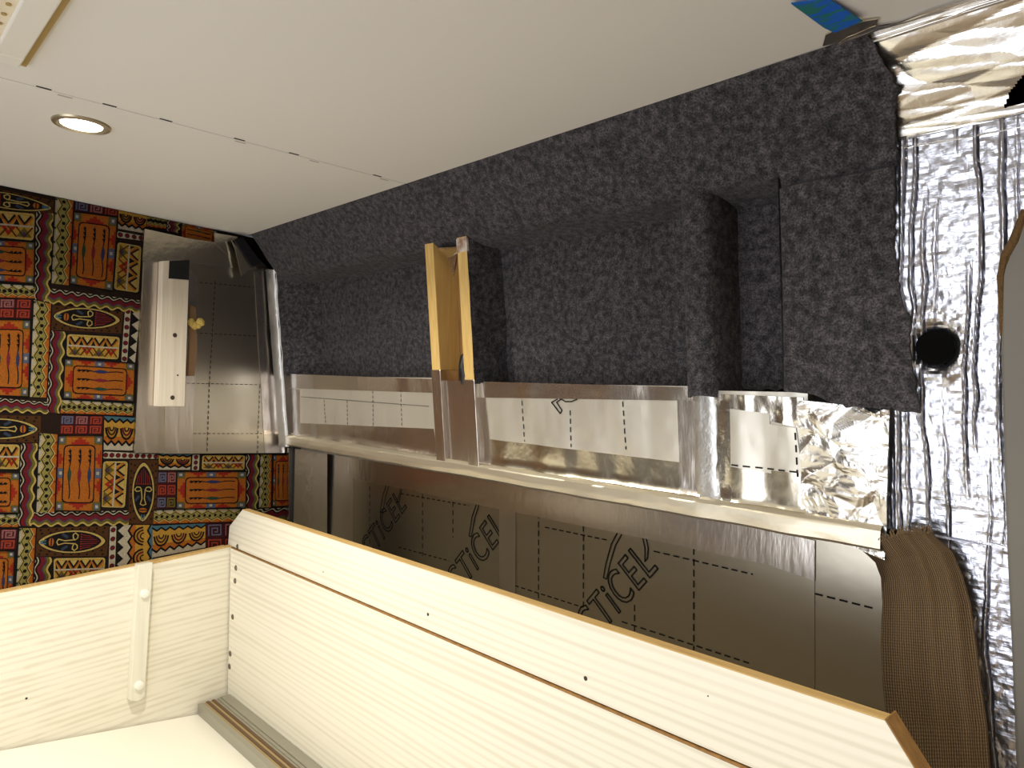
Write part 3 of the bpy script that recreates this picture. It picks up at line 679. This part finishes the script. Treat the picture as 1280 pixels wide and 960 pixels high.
def strip(px, tt, off, m='tape', name='tape_strip', wob=.0):   # tape over a side-wall board: gridded quad of pixels
    q = [np.array(p, float) for p in px]; nu, nv = 40, 14; G = np.zeros((nu, nv, 3))
    for i in range(nu):
        for j in range(nv):
            u, v = i/(nu-1), j/(nv-1); p = (q[0]*(1-u)+q[1]*u)*(1-v)+(q[3]*(1-u)+q[2]*u)*v; G[i, j] = onB(p[0], p[1], off*.3)
    G[..., 1] += (vnoise(G[..., 0]*90, G[..., 2]*60, 77)-.5)*wob
    MB().grid(G, back=(0, .006, 0)).build(name, M[m], tt, smooth=True)
FN = nrm(NF)
t1, t1b = foilboard('insulation_board', 'foil-faced insulation board under the recess beside the end wall', 1.885, P1a, .016, 'boards below the felt')
strip([(352,467),(540,474),(541,491),(353,485)], t1, .0045)
strip([(354,528),(542,536),(549,578),(356,556)], t1, .0050, 'tape')
strip([(354,485),(374,487),(376,540),(356,535)], t1, .0055)
dashes([((376,496),(536,508)),((405,500),(406,530)),((433,501),(434,532)),((466,489),(467,534)),((501,487),(503,534))], onB, FN, .0012, t1b, .006, .005, .0016)
t2, t2b = foilboard('insulation_board', 'foil-faced insulation board between the pine studs and the felt-wrapped post', P1d, .578, .006, 'boards below the felt')
strip([(604,477),(866,484),(866,501),(607,497)], t2, .0045, 'tape', wob=.001)
strip([(600,497),(608,497),(614,590),(606,588)], t2, .0050)
strip([(612,549),(850,578),(852,640),(614,600)], t2, .0050, 'tape2')
strip([(847,499),(868,501),(876,628),(849,624)], t2, .0055, 'tape')
dashes([((652,501),(655,552)),((712,513),(714,559)),((779,502),(782,562))], onB, FN, .0012, t2b, .009, .006, .0018)
inkline([(696,499),(689,503),(700,517),(702,513),(695,503),(702,498)], onB, .0012, FN, t2b, name='printed_letter')
inkline([(699,498),(706,502),(714,502),(721,499)], onB, .0012, FN, t2b)
t3, t3b = foilboard('insulation_board', 'foil-faced insulation board with pale square under the end felt flap', .534, .40, .0, 'boards below the felt')
strip([(913,511),(962,517),(963,592),(914,583)], t3, .009, 'board', 'pale_square')
strip([(961,530),(995,535),(1003,592),(961,588)], t3, .0088, 'board', 'pale_square')
strip([(914,583),(1003,592),(1010,652),(900,632)], t3, .007, 'tape2')
strip([(888,498),(913,502),(916,640),(896,636)], t3, .0062, 'foil', wob=.002)
strip([(884,492),(1004,497),(1004,536),(886,508)], t3, .0066, 'foil', wob=.003)
dashes([((915,581),(1002,591)),((994,541),(997,599))], onB, FN, .0036, t3b, .010, .007, .0022)
# foil over the foot of the second post
tt = thing('post_foil', (.556, .94, -.17), 'grey foil wrapping the second post below the felt', 'foil')
xs = np.array([.580,.578,.572,.562,.550,.540,.536,.534]); of = np.array([.03,.016,.012,.011,.011,.011,.013,.03]); zs = np.linspace(.0, -.165, 40)
X_, Z_ = np.meshgrid(xs, zs, indexing='ij'); O, _ = np.meshgrid(of, zs, indexing='ij'); Y_ = .933-.1*Z_+O+(vnoise(X_*80, Z_*40, 5)-.5)*.002
MB().grid(np.stack([X_, Y_, Z_], -1), back=(0, .005, 0)).build('foil_sheet', M['dulltape'], tt, smooth=True)

# waist ledge with its foil tape
tt = thing('waist_ledge', (1.1, 1.0, -.22), 'foil-taped waist ledge running the length of the side wall', 'ledge')
nx = 200; xs = np.linspace(1.90, .305, nx); prl = [(1.094, -.014), (1.06, -.012), (.99, -.008), (.950, -.002), (.945, .002), (.944, .012), (.945, .024), (.950, .029), (.962, .031), (.985, .032)]
G = np.zeros((nx, len(prl)*4-3, 3)); pi_ = np.interp(np.linspace(0, len(prl)-1, len(prl)*4-3), range(len(prl)), [p[0] for p in prl]); pz_ = np.interp(np.linspace(0, len(prl)-1, len(prl)*4-3), range(len(prl)), [p[1] for p in prl])
for i, x in enumerate(xs): G[i, :, 0] = x; G[i, :, 1] = pi_; G[i, :, 2] = pz_ + zled(x)
nn_ = (vnoise(G[..., 0]*14, G[..., 2]*20, 91)-.5)*.003 + (facets(G[..., 0]*12, G[..., 2]*40, 92)-.3)*.0012
G[..., 1] += nn_; G[..., 2] += nn_*.4
MB().grid(G).build('foil_tape_cover', M['ledgetape'], tt, smooth=True)
MB().box((.307, .99, zled(.3)-.0), (1.885, 1.092, zled(1.9)+.016)).build('core', M['body'], tt)

# lower wall boards
LN = np.array([0., 1, 0])
def onL(px, py, off=0): return onY(px, py, YL + off)
def lowboard(label, px0, px1):
    xa = onL(px0, 640)[0]; xb = onL(px1, 700)[0]
    tt = thing('insulation_board', ((xa+xb)/2, YL, -.95), label, 'insulation', 'boards of the lower wall')
    nx, nz = 60, 30; xs = np.linspace(xa, xb, nx); zs = np.linspace(-.205, -.95, nz); X_, Z_ = np.meshgrid(xs, zs, indexing='ij')
    Y_ = YL + (vnoise(X_*5, Z_*6, 15)-.5)*.0010
    return MB().grid(np.stack([X_, Y_, Z_], -1), back=(0, .028, 0)).build('foil_board', M['board_low'], tt, smooth=True)
def upv(o, e): d = nrm(e-o); u = np.array([d[2], 0, -d[0]]); return u if u[2] > 0 else -u
tA = lowboard('large printed foil insulation board in the lower wall next to the end wall', 441, 628)
tB = lowboard('large printed foil insulation board in the middle of the lower wall', 640, 985)
tC = lowboard('narrow foil insulation board in the lower wall beside the brown burlap', 1000, 1125)
dashes([((501,617),(586,632)),((528,607),(528,695)),((566,627),(566,672)),((498,684),(561,701)),((462,608),(462,680))], onL, LN, -.0010, tA, .012, .009, .0024)
dashes([((681,659),(758,675)),((729,657),(729,764)),((673,641),(673,748)),((643,732),(728,759)),((817,689),(941,718)),((867,685),(867,813)),((777,777),(939,830)),((793,756),(793,789))], onL, LN, -.0010, tB, .012, .007, .0024)
dashes([((1018,742),(1094,761)),((1018,864),(1104,890))], onL, LN, -.0010, tC, .012, .006, .0028)
def lettering(par, p0, p1, height):
    a = onL(*p0, -.0010); b = onL(*p1, -.0010); return logo_text('RECTiCEL', a, b, upv(a, b), LN, par, height)
def ext(p, q, k): return (q[0]+(p[0]-q[0])*k, q[1]+(p[1]-q[1])*k)
lettering(tB, (716,832), (822,711), .066)
lettering(tA, (446,722), (508,634), .064)
lettering(tA, (552,770), (634,664), .066)
for par, L in ((tB, [[(772,665),(764,680),(757,705),(754,722),(758,724),(762,705),(769,682),(778,666)], [(803,672),(806,685),(806,702),(809,698),(810,685),(807,671)]]),
               (tA, [[(597,626),(590,645),(586,670),(589,671),(593,648),(600,626)], [(485,600),(478,620),(475,640),(478,641),(482,620),(488,600)], [(500,602),(500,615),(496,628),(499,627),(502,612),(502,602)]])):
    for l in L: inkline(l, onL, -.0010, LN, par, .0022, closed=True)
def tapeL(px, label, off=.0024, m='tape', par=None, name='tape_strip'):
    mb = plate(px, onL, LN, .002, -off); o = mb.build(name, M[m], par)
    if par is None: tag(o, label, 'tape')
tapeL([(408,566),(441,572),(441,760),(408,760)], 'dark foil tape closing the corner of the lower wall')
tapeL([(624,600),(644,604),(644,790),(624,790)], 'vertical foil tape over the joint between the two large printed boards', .0028)
tapeL([(944,690),(1018,700),(1018,890),(944,870)], 'wide vertical foil tape over the joint beside the narrow board', .0022, 'board_low')
tapeL([(432,570),(640,604),(800,632),(960,662),(1018,676),(1018,726),(960,706),(800,672),(640,640),(432,596)], 'long amber-looking foil tape along the top of the lower boards', .0040, 'tape')
# end return of the lower bay: bright foil
tag(MB().prism([onX(361,560,1.90), onX(409,566,1.90), onX(409,760,1.90), onX(361,760,1.90)], (.01, 0, 0)).build('foil_return', M['foil']), 'bright foil panel at the far end of the lower bay', 'foil')
tag(MB().box((1.888, onE(358,600)[1]-.004, -1.0), (1.904, onE(358,600)[1]+.003, zled(1.9))).build('edge_trim', M['dark']), 'thin dark edge strip between the fabric and the bright foil', 'trim')
# corner tape between the end patch and the recess
tt = thing('corner_tape', (1.88, .93, -.18), 'crinkled foil tape folded round the corner between end wall and felt recess', 'tape')
zs = np.linspace(.315, -.185, 90); G = np.zeros((9, 90, 3))
for i, (dx, dy) in enumerate([(0,-.022),(0,-.016),(-.002,-.009),(-.004,-.003),(-.007,.0),(-.012,.002),(-.02,.0035),(-.03,.004),(-.036,.004)]):
    G[i, :, 0] = 1.893+dx+.17*dy*0; G[i, :, 1] = .931-.1*zs+dy; G[i, :, 2] = zs
G[..., 1] += (vnoise(G[..., 0]*100, zs[None]*26, 61)-.5)*.0025; G[..., 0] += (vnoise(G[..., 1]*60, zs[None]*30, 62)-.5)*.003
MB().grid(G[:6] if False else G[:5+1], back=(.002, .002, 0)).build('tape_strip', M['dulltape'], tt, smooth=True)

# ------------------------------------------------------------ foil on the right
def crumple_sheet(pxq, plane, nu, nv, amp, name, label, m, scale=26, back=(0, .004, 0), ribs=0, smooth=False):
    q = [np.array(p, float) for p in pxq]; G = np.zeros((nu, nv, 3))
    for i in range(nu):
        for j in range(nv):
            u, v = i/(nu-1), j/(nv-1); p = (q[0]*(1-u)+q[1]*u)*(1-v)+(q[3]*(1-u)+q[2]*u)*v; G[i, j] = plane(p[0], p[1])
    a, b = G[..., 0], G[..., 2]
    wx = a + .02*(vnoise(a*30, b*30, 4)-.5); wz = b + .02*(vnoise(a*30, b*30, 5)-.5)
    dg = wx*.8 + wz*.6; dh = -wx*.6 + wz*.8
    h = (ridged(dg*scale*.9, dh*scale*.35, 3, 2)-.9)*amp*.8 + (facets(wx*scale*1.3, wz*scale*1.8, 6)-.3)*amp*.28 + (ridged(wx*scale*4, wz*scale*5, 13, 2)-.9)*amp*.10 + (vnoise(a*12, b*12, 9)-.5)*amp
    G[..., 1] -= h
    tag(MB().grid(G, back=back).build(name, M[m], smooth=smooth), label, 'foil'); return G
crumple_sheet([(1000,500),(1112,512),(1106,700),(998,655)], lambda x, y: onF(x, y, .004), 110, 110, .011, 'crumpled_foil', 'crumpled bright foil below the end felt flap', 'crumple', 17)
# ribbed bubble foil on the door post
XE0 = .345
def post_sheet():
    nx, nz = 340, 380; zs = np.linspace(.30, -1.15, nz); G = np.zeros((nx, nz, 3))
    er = [(1280,250),(1264,300),(1252,330),(1249,345),(1251,450),(1254,560),(1259,700),(1265,830),(1270,960),(1276,1100)]
    E = [onF(x, y) for x, y in er]; ez = np.array([p[2] for p in E])[::-1]; ex = np.array([p[0] for p in E])[::-1]
    for j, z in enumerate(zs):
        xr = min(.085, np.interp(z, ez, ex)-.03); u = np.linspace(0, 1, nx)
        xl = .345 if z > -.17 else .268
        x = xl + (xr-xl)*u; G[:, j, 0] = x; G[:, j, 2] = z
    X_, Z_ = G[..., 0], G[..., 2]
    wob = X_ + .012*(vnoise(X_*20, Z_*7, 33)-.5) + .004*(vnoise(X_*60, Z_*30, 34)-.5)
    ph = (wob*92) % 1; k = np.floor(wob*92); act = vnoise(k*7.3, Z_*5+k*3.1, 35)
    rib = -np.exp(-((ph-.5)/.05)**2)*np.clip((act-.36)*4, 0, 1)*.0055 + np.exp(-((ph-.72)/.15)**2)*np.clip((act-.36)*4, 0, 1)*.002
    fine = (ridged(X_*45, Z_*120, 36, 3)-.9)*.0011 + (facets(X_*60, Z_*60, 38)-.3)*.0012
    G[..., 1] = .931 - .1*Z_ + .006 - rib - fine + (vnoise(X_*9, Z_*5, 37)-.5)*.006 + .013*np.clip((X_-.290)/.010, 0, 1)
    c1 = onF(1167, 434); hole = np.hypot((X_-c1[0])/.0165, (Z_-c1[2])/.0195)
    G[..., 1] += .012*np.clip(1.6-hole, 0, .6)**1.0 - .006*np.exp(-((hole-1.9)/.5)**2)*(vnoise(X_*130, Z_*130, 39))
    c2 = onF(1278, 150)
    return MB().grid(G, back=(0, .012, 0), skip=hole[:-1, :-1] < 1.0), c1
mb, c1 = post_sheet()
tt = thing('foil_covered_post', (.2, .94, -1.15), 'tall door post covered in ribbed bubble foil with a round hole', 'post')
mb.build('ribbed_foil', M['ribfoil'], tt, smooth=False)
mb = MB().tube([(c1[0], c1[1]+.004, c1[2]), (c1[0], c1[1]+.07, c1[2])], .0205, 20); mb.build('cable_hole', M['black'], tt)
# foil over the roof edge beyond the felt
nx, nz = 340, 200; G = np.zeros((nx, nz, 3)); xs = np.linspace(.335, -.45, nx)
prs = [(.800, .3965), (.815, .3965), (.830, .394), (.866, .345), (.893, .309), (.905, .292), (.908, .280), (.910, .262)]
s = np.linspace(0, len(prs)-1, nz); py_ = np.interp(s, range(len(prs)), [p[0] for p in prs]); pz_ = np.interp(s, range(len(prs)), [p[1] for p in prs])
G[..., 0] = xs[:, None]; G[..., 1] = py_; G[..., 2] = pz_
A_, S_ = np.meshgrid(xs, s, indexing='ij'); wv = A_*1.2
h = .012*(vnoise(A_*3.5, S_*1.3+A_*1.5, 81)-.5) + (facets(A_*5+vnoise(A_*9, S_*1.2, 83), S_*1.1, 82)-.3)*.006 + (facets(A_*14+S_*.8, S_*2.2, 84)-.3)*.0022 + .006*np.exp(-((S_-4.6-.5*np.sin(A_*9))/.12)**2) - .006*np.exp(-((S_-5.3-.3*np.sin(A_*7))/.12)**2)
h *= np.clip(S_/1.2, .12, 1)
G[..., 1] -= h*.8; G[..., 2] -= h*.6; G[..., 1] += .006 + .010*np.clip((A_-.305)/.02, 0, 1)
ragx = (vnoise(A_*40, A_*0, 85)-.5)*.012; G[..., 1] -= ragx*np.clip(1-S_, 0, 1)
zl = onFS(1266, 108)
wedge = [onFS(x, y) for x, y in ((1249,131),(1257,108),(1282,84),(1330,66),(1330,112),(1280,122))]
def inside(a, b):
    c = np.zeros(a.shape, bool)
    for p, q in zip(wedge, wedge[1:]+wedge[:1]):
        c ^= ((p[2] > b) != (q[2] > b)) & (a < (q[0]-p[0])*(b-p[2])/(q[2]-p[2]+1e-12)+p[0])
    return c
hole = inside(G[..., 0], G[..., 2])
tag(MB().grid(G, back=(0, .004, .004), skip=hole[:-1, :-1]).build('roof_edge_foil', M['crumple'], smooth=False), 'crumpled shiny foil over the roof edge beyond the felt', 'foil')
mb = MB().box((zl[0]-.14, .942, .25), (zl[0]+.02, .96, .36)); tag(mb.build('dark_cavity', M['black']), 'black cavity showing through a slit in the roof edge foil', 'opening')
# grey door panel with brown cut edge
dp = [(1282,262),(1268,300),(1257,320),(1251,345),(1251,450),(1254,560),(1259,700),(1265,830),(1270,960),(1276,1090)]
L = [onF(x, y, -.008) for x, y in dp]; far = -.6
mb = MB().prism(L + [np.array([far, L[-1][1], L[-1][2]]), np.array([far, L[0][1], L[0][2]])], (0, .008, 0))
tag(mb.build('door_panel', M['greymetal'], bevel=.003), 'plain grey painted door panel with rounded corner beside the foil post', 'panel')
bp = dp[:4]+[(1252,420)]; mb = MB()
P = [onF(x, y, -.006) for x, y in bp]; mb.tube(P, [.004, .005, .005, .004, .0015], 8)
M['cutfoam'] = mat('brown_cut_edge', (104, 78, 44), .95, bump=(160, 1., .006))
tag(mb.build('foam_seal', M['cutfoam']), 'brown fuzzy cut foam edge round the grey panel corner', 'seal')
# blue tape on the ceiling edge
q = [(989,5),(1036,-1),(1078,27),(1044,42),(1031,36)]
P = [onZ(x, y, ZC-.004) for x, y in q[:2]] + [onZ(1078, 27, ZC-.007), onZ(1043, 41, ZC-.007), onZ(1030, 35, ZC-.006)]
tag(MB().prism(P, (0, 0, .0015)).build('masking_tape', M['bluetape']), 'blue masking tape with green marks sticking foil to the ceiling', 'tape')
P = [onZ(x, y, ZC-.003) for x, y in ((1028,58),(1032,44),(1046,37),(1080,27),(1098,24),(1088,48),(1062,50))]
tag(MB().prism(P, (0, 0, .0018)).build('foil_corner', M['tape2']), 'dull foil corner tucked under the blue tape', 'foil')

# burlap cloth
ledge_l = [(1080,690),(1094,703),(1101,722),(1103,755),(1101,800),(1103,850),(1108,905),(1112,970),(1114,1060)]
ledge_r = [(1166,667),(1190,690),(1203,720),(1213,755),(1221,810),(1227,860),(1234,910),(1238,970),(1240,1060)]
nu, nv = 90, 160; G = np.zeros((nu, nv, 3))
for j in range(nv):
    v = j/(nv-1); kk = v*(len(ledge_l)-1)
    l = np.array([np.interp(kk, range(9), [p[c] for p in ledge_l]) for c in (0, 1)]); r = np.array([np.interp(kk, range(9), [p[c] for p in ledge_r]) for c in (0, 1)])
    for i in range(nu):
        u = i/(nu-1); p = l*(1-u)+r*u; top = max(0, 1-v*7)
        p[1] += top*(-6*math.sin(u*math.pi)*1.6 + 3.0*(vnoise(np.array([u*26.]), np.array([0.]), 2)[0]-.5))
        y = .985 - .055*math.sin(min(1, u*1.35)*math.pi/2) + .035*max(0, 1-u*9) + .004*math.sin(u*20+v*2) - .012*math.sin(u*3.1)*(1-v) + .01*v
        G[i, j] = onY(p[0], p[1], y)
U_, V_ = np.meshgrid(np.linspace(0, 1, nu), np.linspace(0, 1, nv), indexing='ij')
tt = thing('burlap_cloth', G[nu//2, -1], 'brown ribbed burlap cloth hanging from the ledge over the lower wall end', 'cloth')
ob = MB().grid(G, back=(0, .003, 0)).build('cloth_sheet', M['burlap'], tt, smooth=True)
uvl = ob.data.uv_layers.new(name='weave'); vi = np.zeros(len(ob.data.loops), int); ob.data.loops.foreach_get('vertex_index', vi)
uvv = np.zeros((len(ob.data.vertices), 2)); uvv[:nu*nv, 0] = U_.ravel(); uvv[:nu*nv, 1] = V_.ravel(); uvl.data.foreach_set('uv', uvv[vi].ravel())
nt = M['burlap'].node_tree; b = nt.nodes['Principled BSDF']; uvn = nt.nodes.new('ShaderNodeUVMap'); uvn.uv_map = 'weave'
def wavetex(dirn, sc, dist):
    n = nt.nodes.new('ShaderNodeTexWave'); n.bands_direction = dirn; n.inputs['Scale'].default_value = sc; n.inputs['Distortion'].default_value = dist; n.inputs['Detail'].default_value = 1; nt.links.new(uvn.outputs[0], n.inputs[0]); return n
w1 = wavetex('X', 13, 2.2); w2 = wavetex('Y', 34, 1.5)
mm = nt.nodes.new('ShaderNodeMath'); mm.operation = 'MULTIPLY'; ad = nt.nodes.new('ShaderNodeMath'); ad.operation = 'MULTIPLY_ADD'; ad.inputs[1].default_value = .5; ad.inputs[2].default_value = .5
nt.links.new(w2.outputs['Fac'], ad.inputs[0]); nt.links.new(w1.outputs['Fac'], mm.inputs[0]); nt.links.new(ad.outputs[0], mm.inputs[1])
rp = nt.nodes.new('ShaderNodeValToRGB'); rp.color_ramp.elements[0].color = (*lin((70, 55, 39)), 1); rp.color_ramp.elements[1].color = (*lin((140, 116, 87)), 1); nt.links.new(mm.outputs[0], rp.inputs[0]); nt.links.new(rp.outputs[0], b.inputs['Base Color'])
bp_ = nt.nodes.new('ShaderNodeBump'); bp_.inputs['Strength'].default_value = .6; bp_.inputs['Distance'].default_value = .002; nt.links.new(mm.outputs[0], bp_.inputs['Height']); nt.links.new(bp_.outputs[0], b.inputs['Normal'])
mb = MB()                                                   # frayed threads along the top
for k in range(70):
    i = int(k/70*nu); p = G[i, 0]; d = np.array([rng.uniform(-.004, .004), rng.uniform(-.006, .002), rng.uniform(.003, .011)])
    mb.tube([p, p+d*.6, p+d+np.array([rng.uniform(-.003, .003), 0, 0])], [.0007, .0006, .0003], 4)
tag(mb.build('frayed_threads', M['burlap2'] if 'burlap2' in M else mat('burlap_thread', (116, 94, 66), .95), tt), kind='stuff')

# ------------------------------------------------------------ the whitewashed wooden box
YP = .787; TP = .018
z_top = -.427*YP; z_gr = -.563*YP; z_bot = -1.30*YP
xf = 2.282*YP; xn = onY(1106, 905, YP)[0]
def py(px, py_): return onY(px, py_, YP)
A = [onY(303,638,YP), onY(287,658,YP), onY(285,684,YP)]
tt = thing('box_rail', ((xf+xn)/2, YP, z_gr), 'whitewashed upper rail board with cut corners along the open box', 'board'); rail = tt
pts = [(A[2][0], z_gr+.001), (A[1][0], A[1][2]), (A[0][0], z_top), (xn, z_top), (xn-.055, z_top-.075), (xn-.075, z_gr+.001)]
rb = MB().prism([(x, YP, z) for x, z in pts], (0, TP, 0)).build('rail_board', M['woodx'], tt)
e = .0012
MB().box((xn, YP-.0003, z_top-.0005), (A[0][0], YP+TP+.0003, z_top+e)).build('top_edge', M['ply_edge'], tt, bevel=.0006)
MB().prism([(xn, YP-.0005, z_top+e), (xn-.055, YP-.0005, z_top-.075), (xn-.075, YP-.0005, z_gr), (xn-.0765, YP-.0005, z_gr), (xn-.0565, YP-.0005, z_top-.075), (xn-.0015, YP-.0005, z_top+e)], (0, TP+.012, 0)).build('cut_end', M['ply_end'], tt)
for x, y, r in ((535,768,.0030),(732,848,.0034),(404,715,.0016),(885,870,.001)):
    if y > 0: MB().disc(np.array(py(x, y))+np.array([0, .0003, 0]), (0, -1, 0), r, .0006, 12).build('nail_hole', M['hole'], rb)
tt = thing('box_side_board', ((xf+xn)/2, YP, z_bot), 'tall whitewashed side board of the open box below the rail', 'board')
YB = YP - .003
sp = MB().box((xn-.075, YB, z_bot), (1.866, YP+TP, z_gr-.0035)).build('side_panel', M['woodx'], tt)
MB().box((xn-.075, YB-.0002, z_gr-.0035), (1.866, YP+TP, z_gr-.0012)).build('top_edge', M['ply_end'], tt)
cs = onY(297, 683, YP); MB().disc(cs, (0, -1, 0), .0065, .002, 16, .005).build('screw', M['screw'], rb)
for x, y in ((293,710),(292,726),(289,771),(286,817),(285,833)):
    c = onY(x+2, y, YB if y > 690 else YP); s_ = MB(); s_.disc(c, (0, -1, 0), .0075, .002, 16, .006); s_.disc(c, (0, -1, 0), .0035, .0024, 8)
    s_.build('screw', M['screw'], sp)
# end panel
PN = nrm([1, -.17, 0])
def onP(px, py_, off=0): return on(px, py_, np.array([1, -.17, 0]), 1.738-off)
tt = thing('box_end_panel', onP(130, 930), 'whitewashed end panel of the open box against the fabric', 'board')
q0 = onP(0, 741); q1 = onP(292, 682.5); ql = q0 + (q0-q1)*.9; P = [ql, q1, q1+np.array([0,0,-.46]), ql+np.array([0,0,-.43])]; MB().prism(P, PN*TP).build('panel', M['woody'], tt)
Pe = [ql, q0, q1]
MB().prism([Pe[0]+np.array([-.0004,0,-.0008]), Pe[2]+np.array([-.0004,0,-.0008]), Pe[2]+np.array([-.0004,0,.0016]), Pe[0]+np.array([-.0004,0,.0016])], PN*(TP+.001)).build('top_edge', M['ply_edge'], tt)
MB().disc(onP(33, 873, .0003), -PN, .0024, .0006, 10).build('nail_hole', M['hole'], tt)
P = [onP(x, y, .0008) for x, y in ((171,706),(284,682.5),(284,684.5),(171,709.5))]
MB().prism(P, PN*(TP+.002)).build('capping_strip', M['ply_edge'], tt)
tb = thing('white_batten', onP(172, 875), 'white wooden batten with two round caps on the box end panel', 'batten')
P = [onP(x, y, .018) for x, y in ((173,706),(191,703),(181,868),(178,874),(172,877),(163,876))]
ws = MB().prism(P, PN*.0178).build('strip', M['batten_white'], tb, bevel=.0012)
for x, y in ((180.5,742),(173.5,856.5)):
    MB().disc(onP(x, y, .0178), -PN, .0105, .006, 24, .0095, .003).build('cap', M['whitecap'], ws, smooth=True)
# tilted white bed board and its aluminium edge
B0 = onP(0, 938); B1 = onP(245, 893); c2 = onP(-330, 998)
nb = np.array([.9, 0, -.02]); 
zt2 = onY(275, 862, YB)[2]
far_r = onP(247, 893, .006); dirx = np.array([-1., 0, -.0])
WP = [c2+np.array([-.006,0,0]), far_r, far_r+dirx*1.25, c2+dirx*1.25]
tag(MB().prism(WP, (0, 0, -.016)).build('bed_board', M['white_lam']), 'white laminate board lying inside the wooden box', 'board')
tt = thing('edge_profile', far_r, 'grey aluminium edge profile with layered plywood along the white board', 'profile')
yr = far_r[1]; zr_ = far_r[2]; x0 = far_r[0]-.001; x1 = x0-1.25
def bar(y0, y1, z0, z1, name, m): MB().box((x1, y0, z0), (x0, y1, z1)).build(name, M[m], tt)
zu = onX(247, 880, x0)[2]
bar(yr, yr+.006, zr_-.018, zu, 'face_strip', 'alu')
M['ply_mid'] = mat('ply_layer', (158, 136, 94), .7); M['ply_dark'] = mat('dark_ply_layer', (96, 72, 48), .8); 
yy = yr+.006; yend = YB-.0265
n_ = 7
for k in range(n_):
    dy = (yend-yy)/n_; bar(yy+dy*k, yy+dy*(k+1), zr_-.018, zu - (.002 if k % 2 else .0), 'ply_layer', ['alu', 'ply_mid', 'ply_dark', 'ply_mid', 'ply_dark', 'alu', 'alu'][k])
tt = thing('angle_strip', (x0, YB, zu), 'drilled grey aluminium angle screwed to the box side board', 'angle')
uf = MB().box((x1, YB-.002, zu-.012), (x0, YB, zt2+.002)).build('upright_flange', M['alu'], tt)
MB().box((x1, YB-.026, zu-.012), (x0, YB-.002, zu-.010+.012)).build('flat_flange', M['alu'], tt)
for k, (x, y) in enumerate(((282,884),(289,875),(341,927),(349,923),(372,953),(380,955))):
    MB().disc(onY(x, y, YB-.002), (0, -1, 0), .0032, .0008, 10).build('rivet', M['whitecap'], uf)
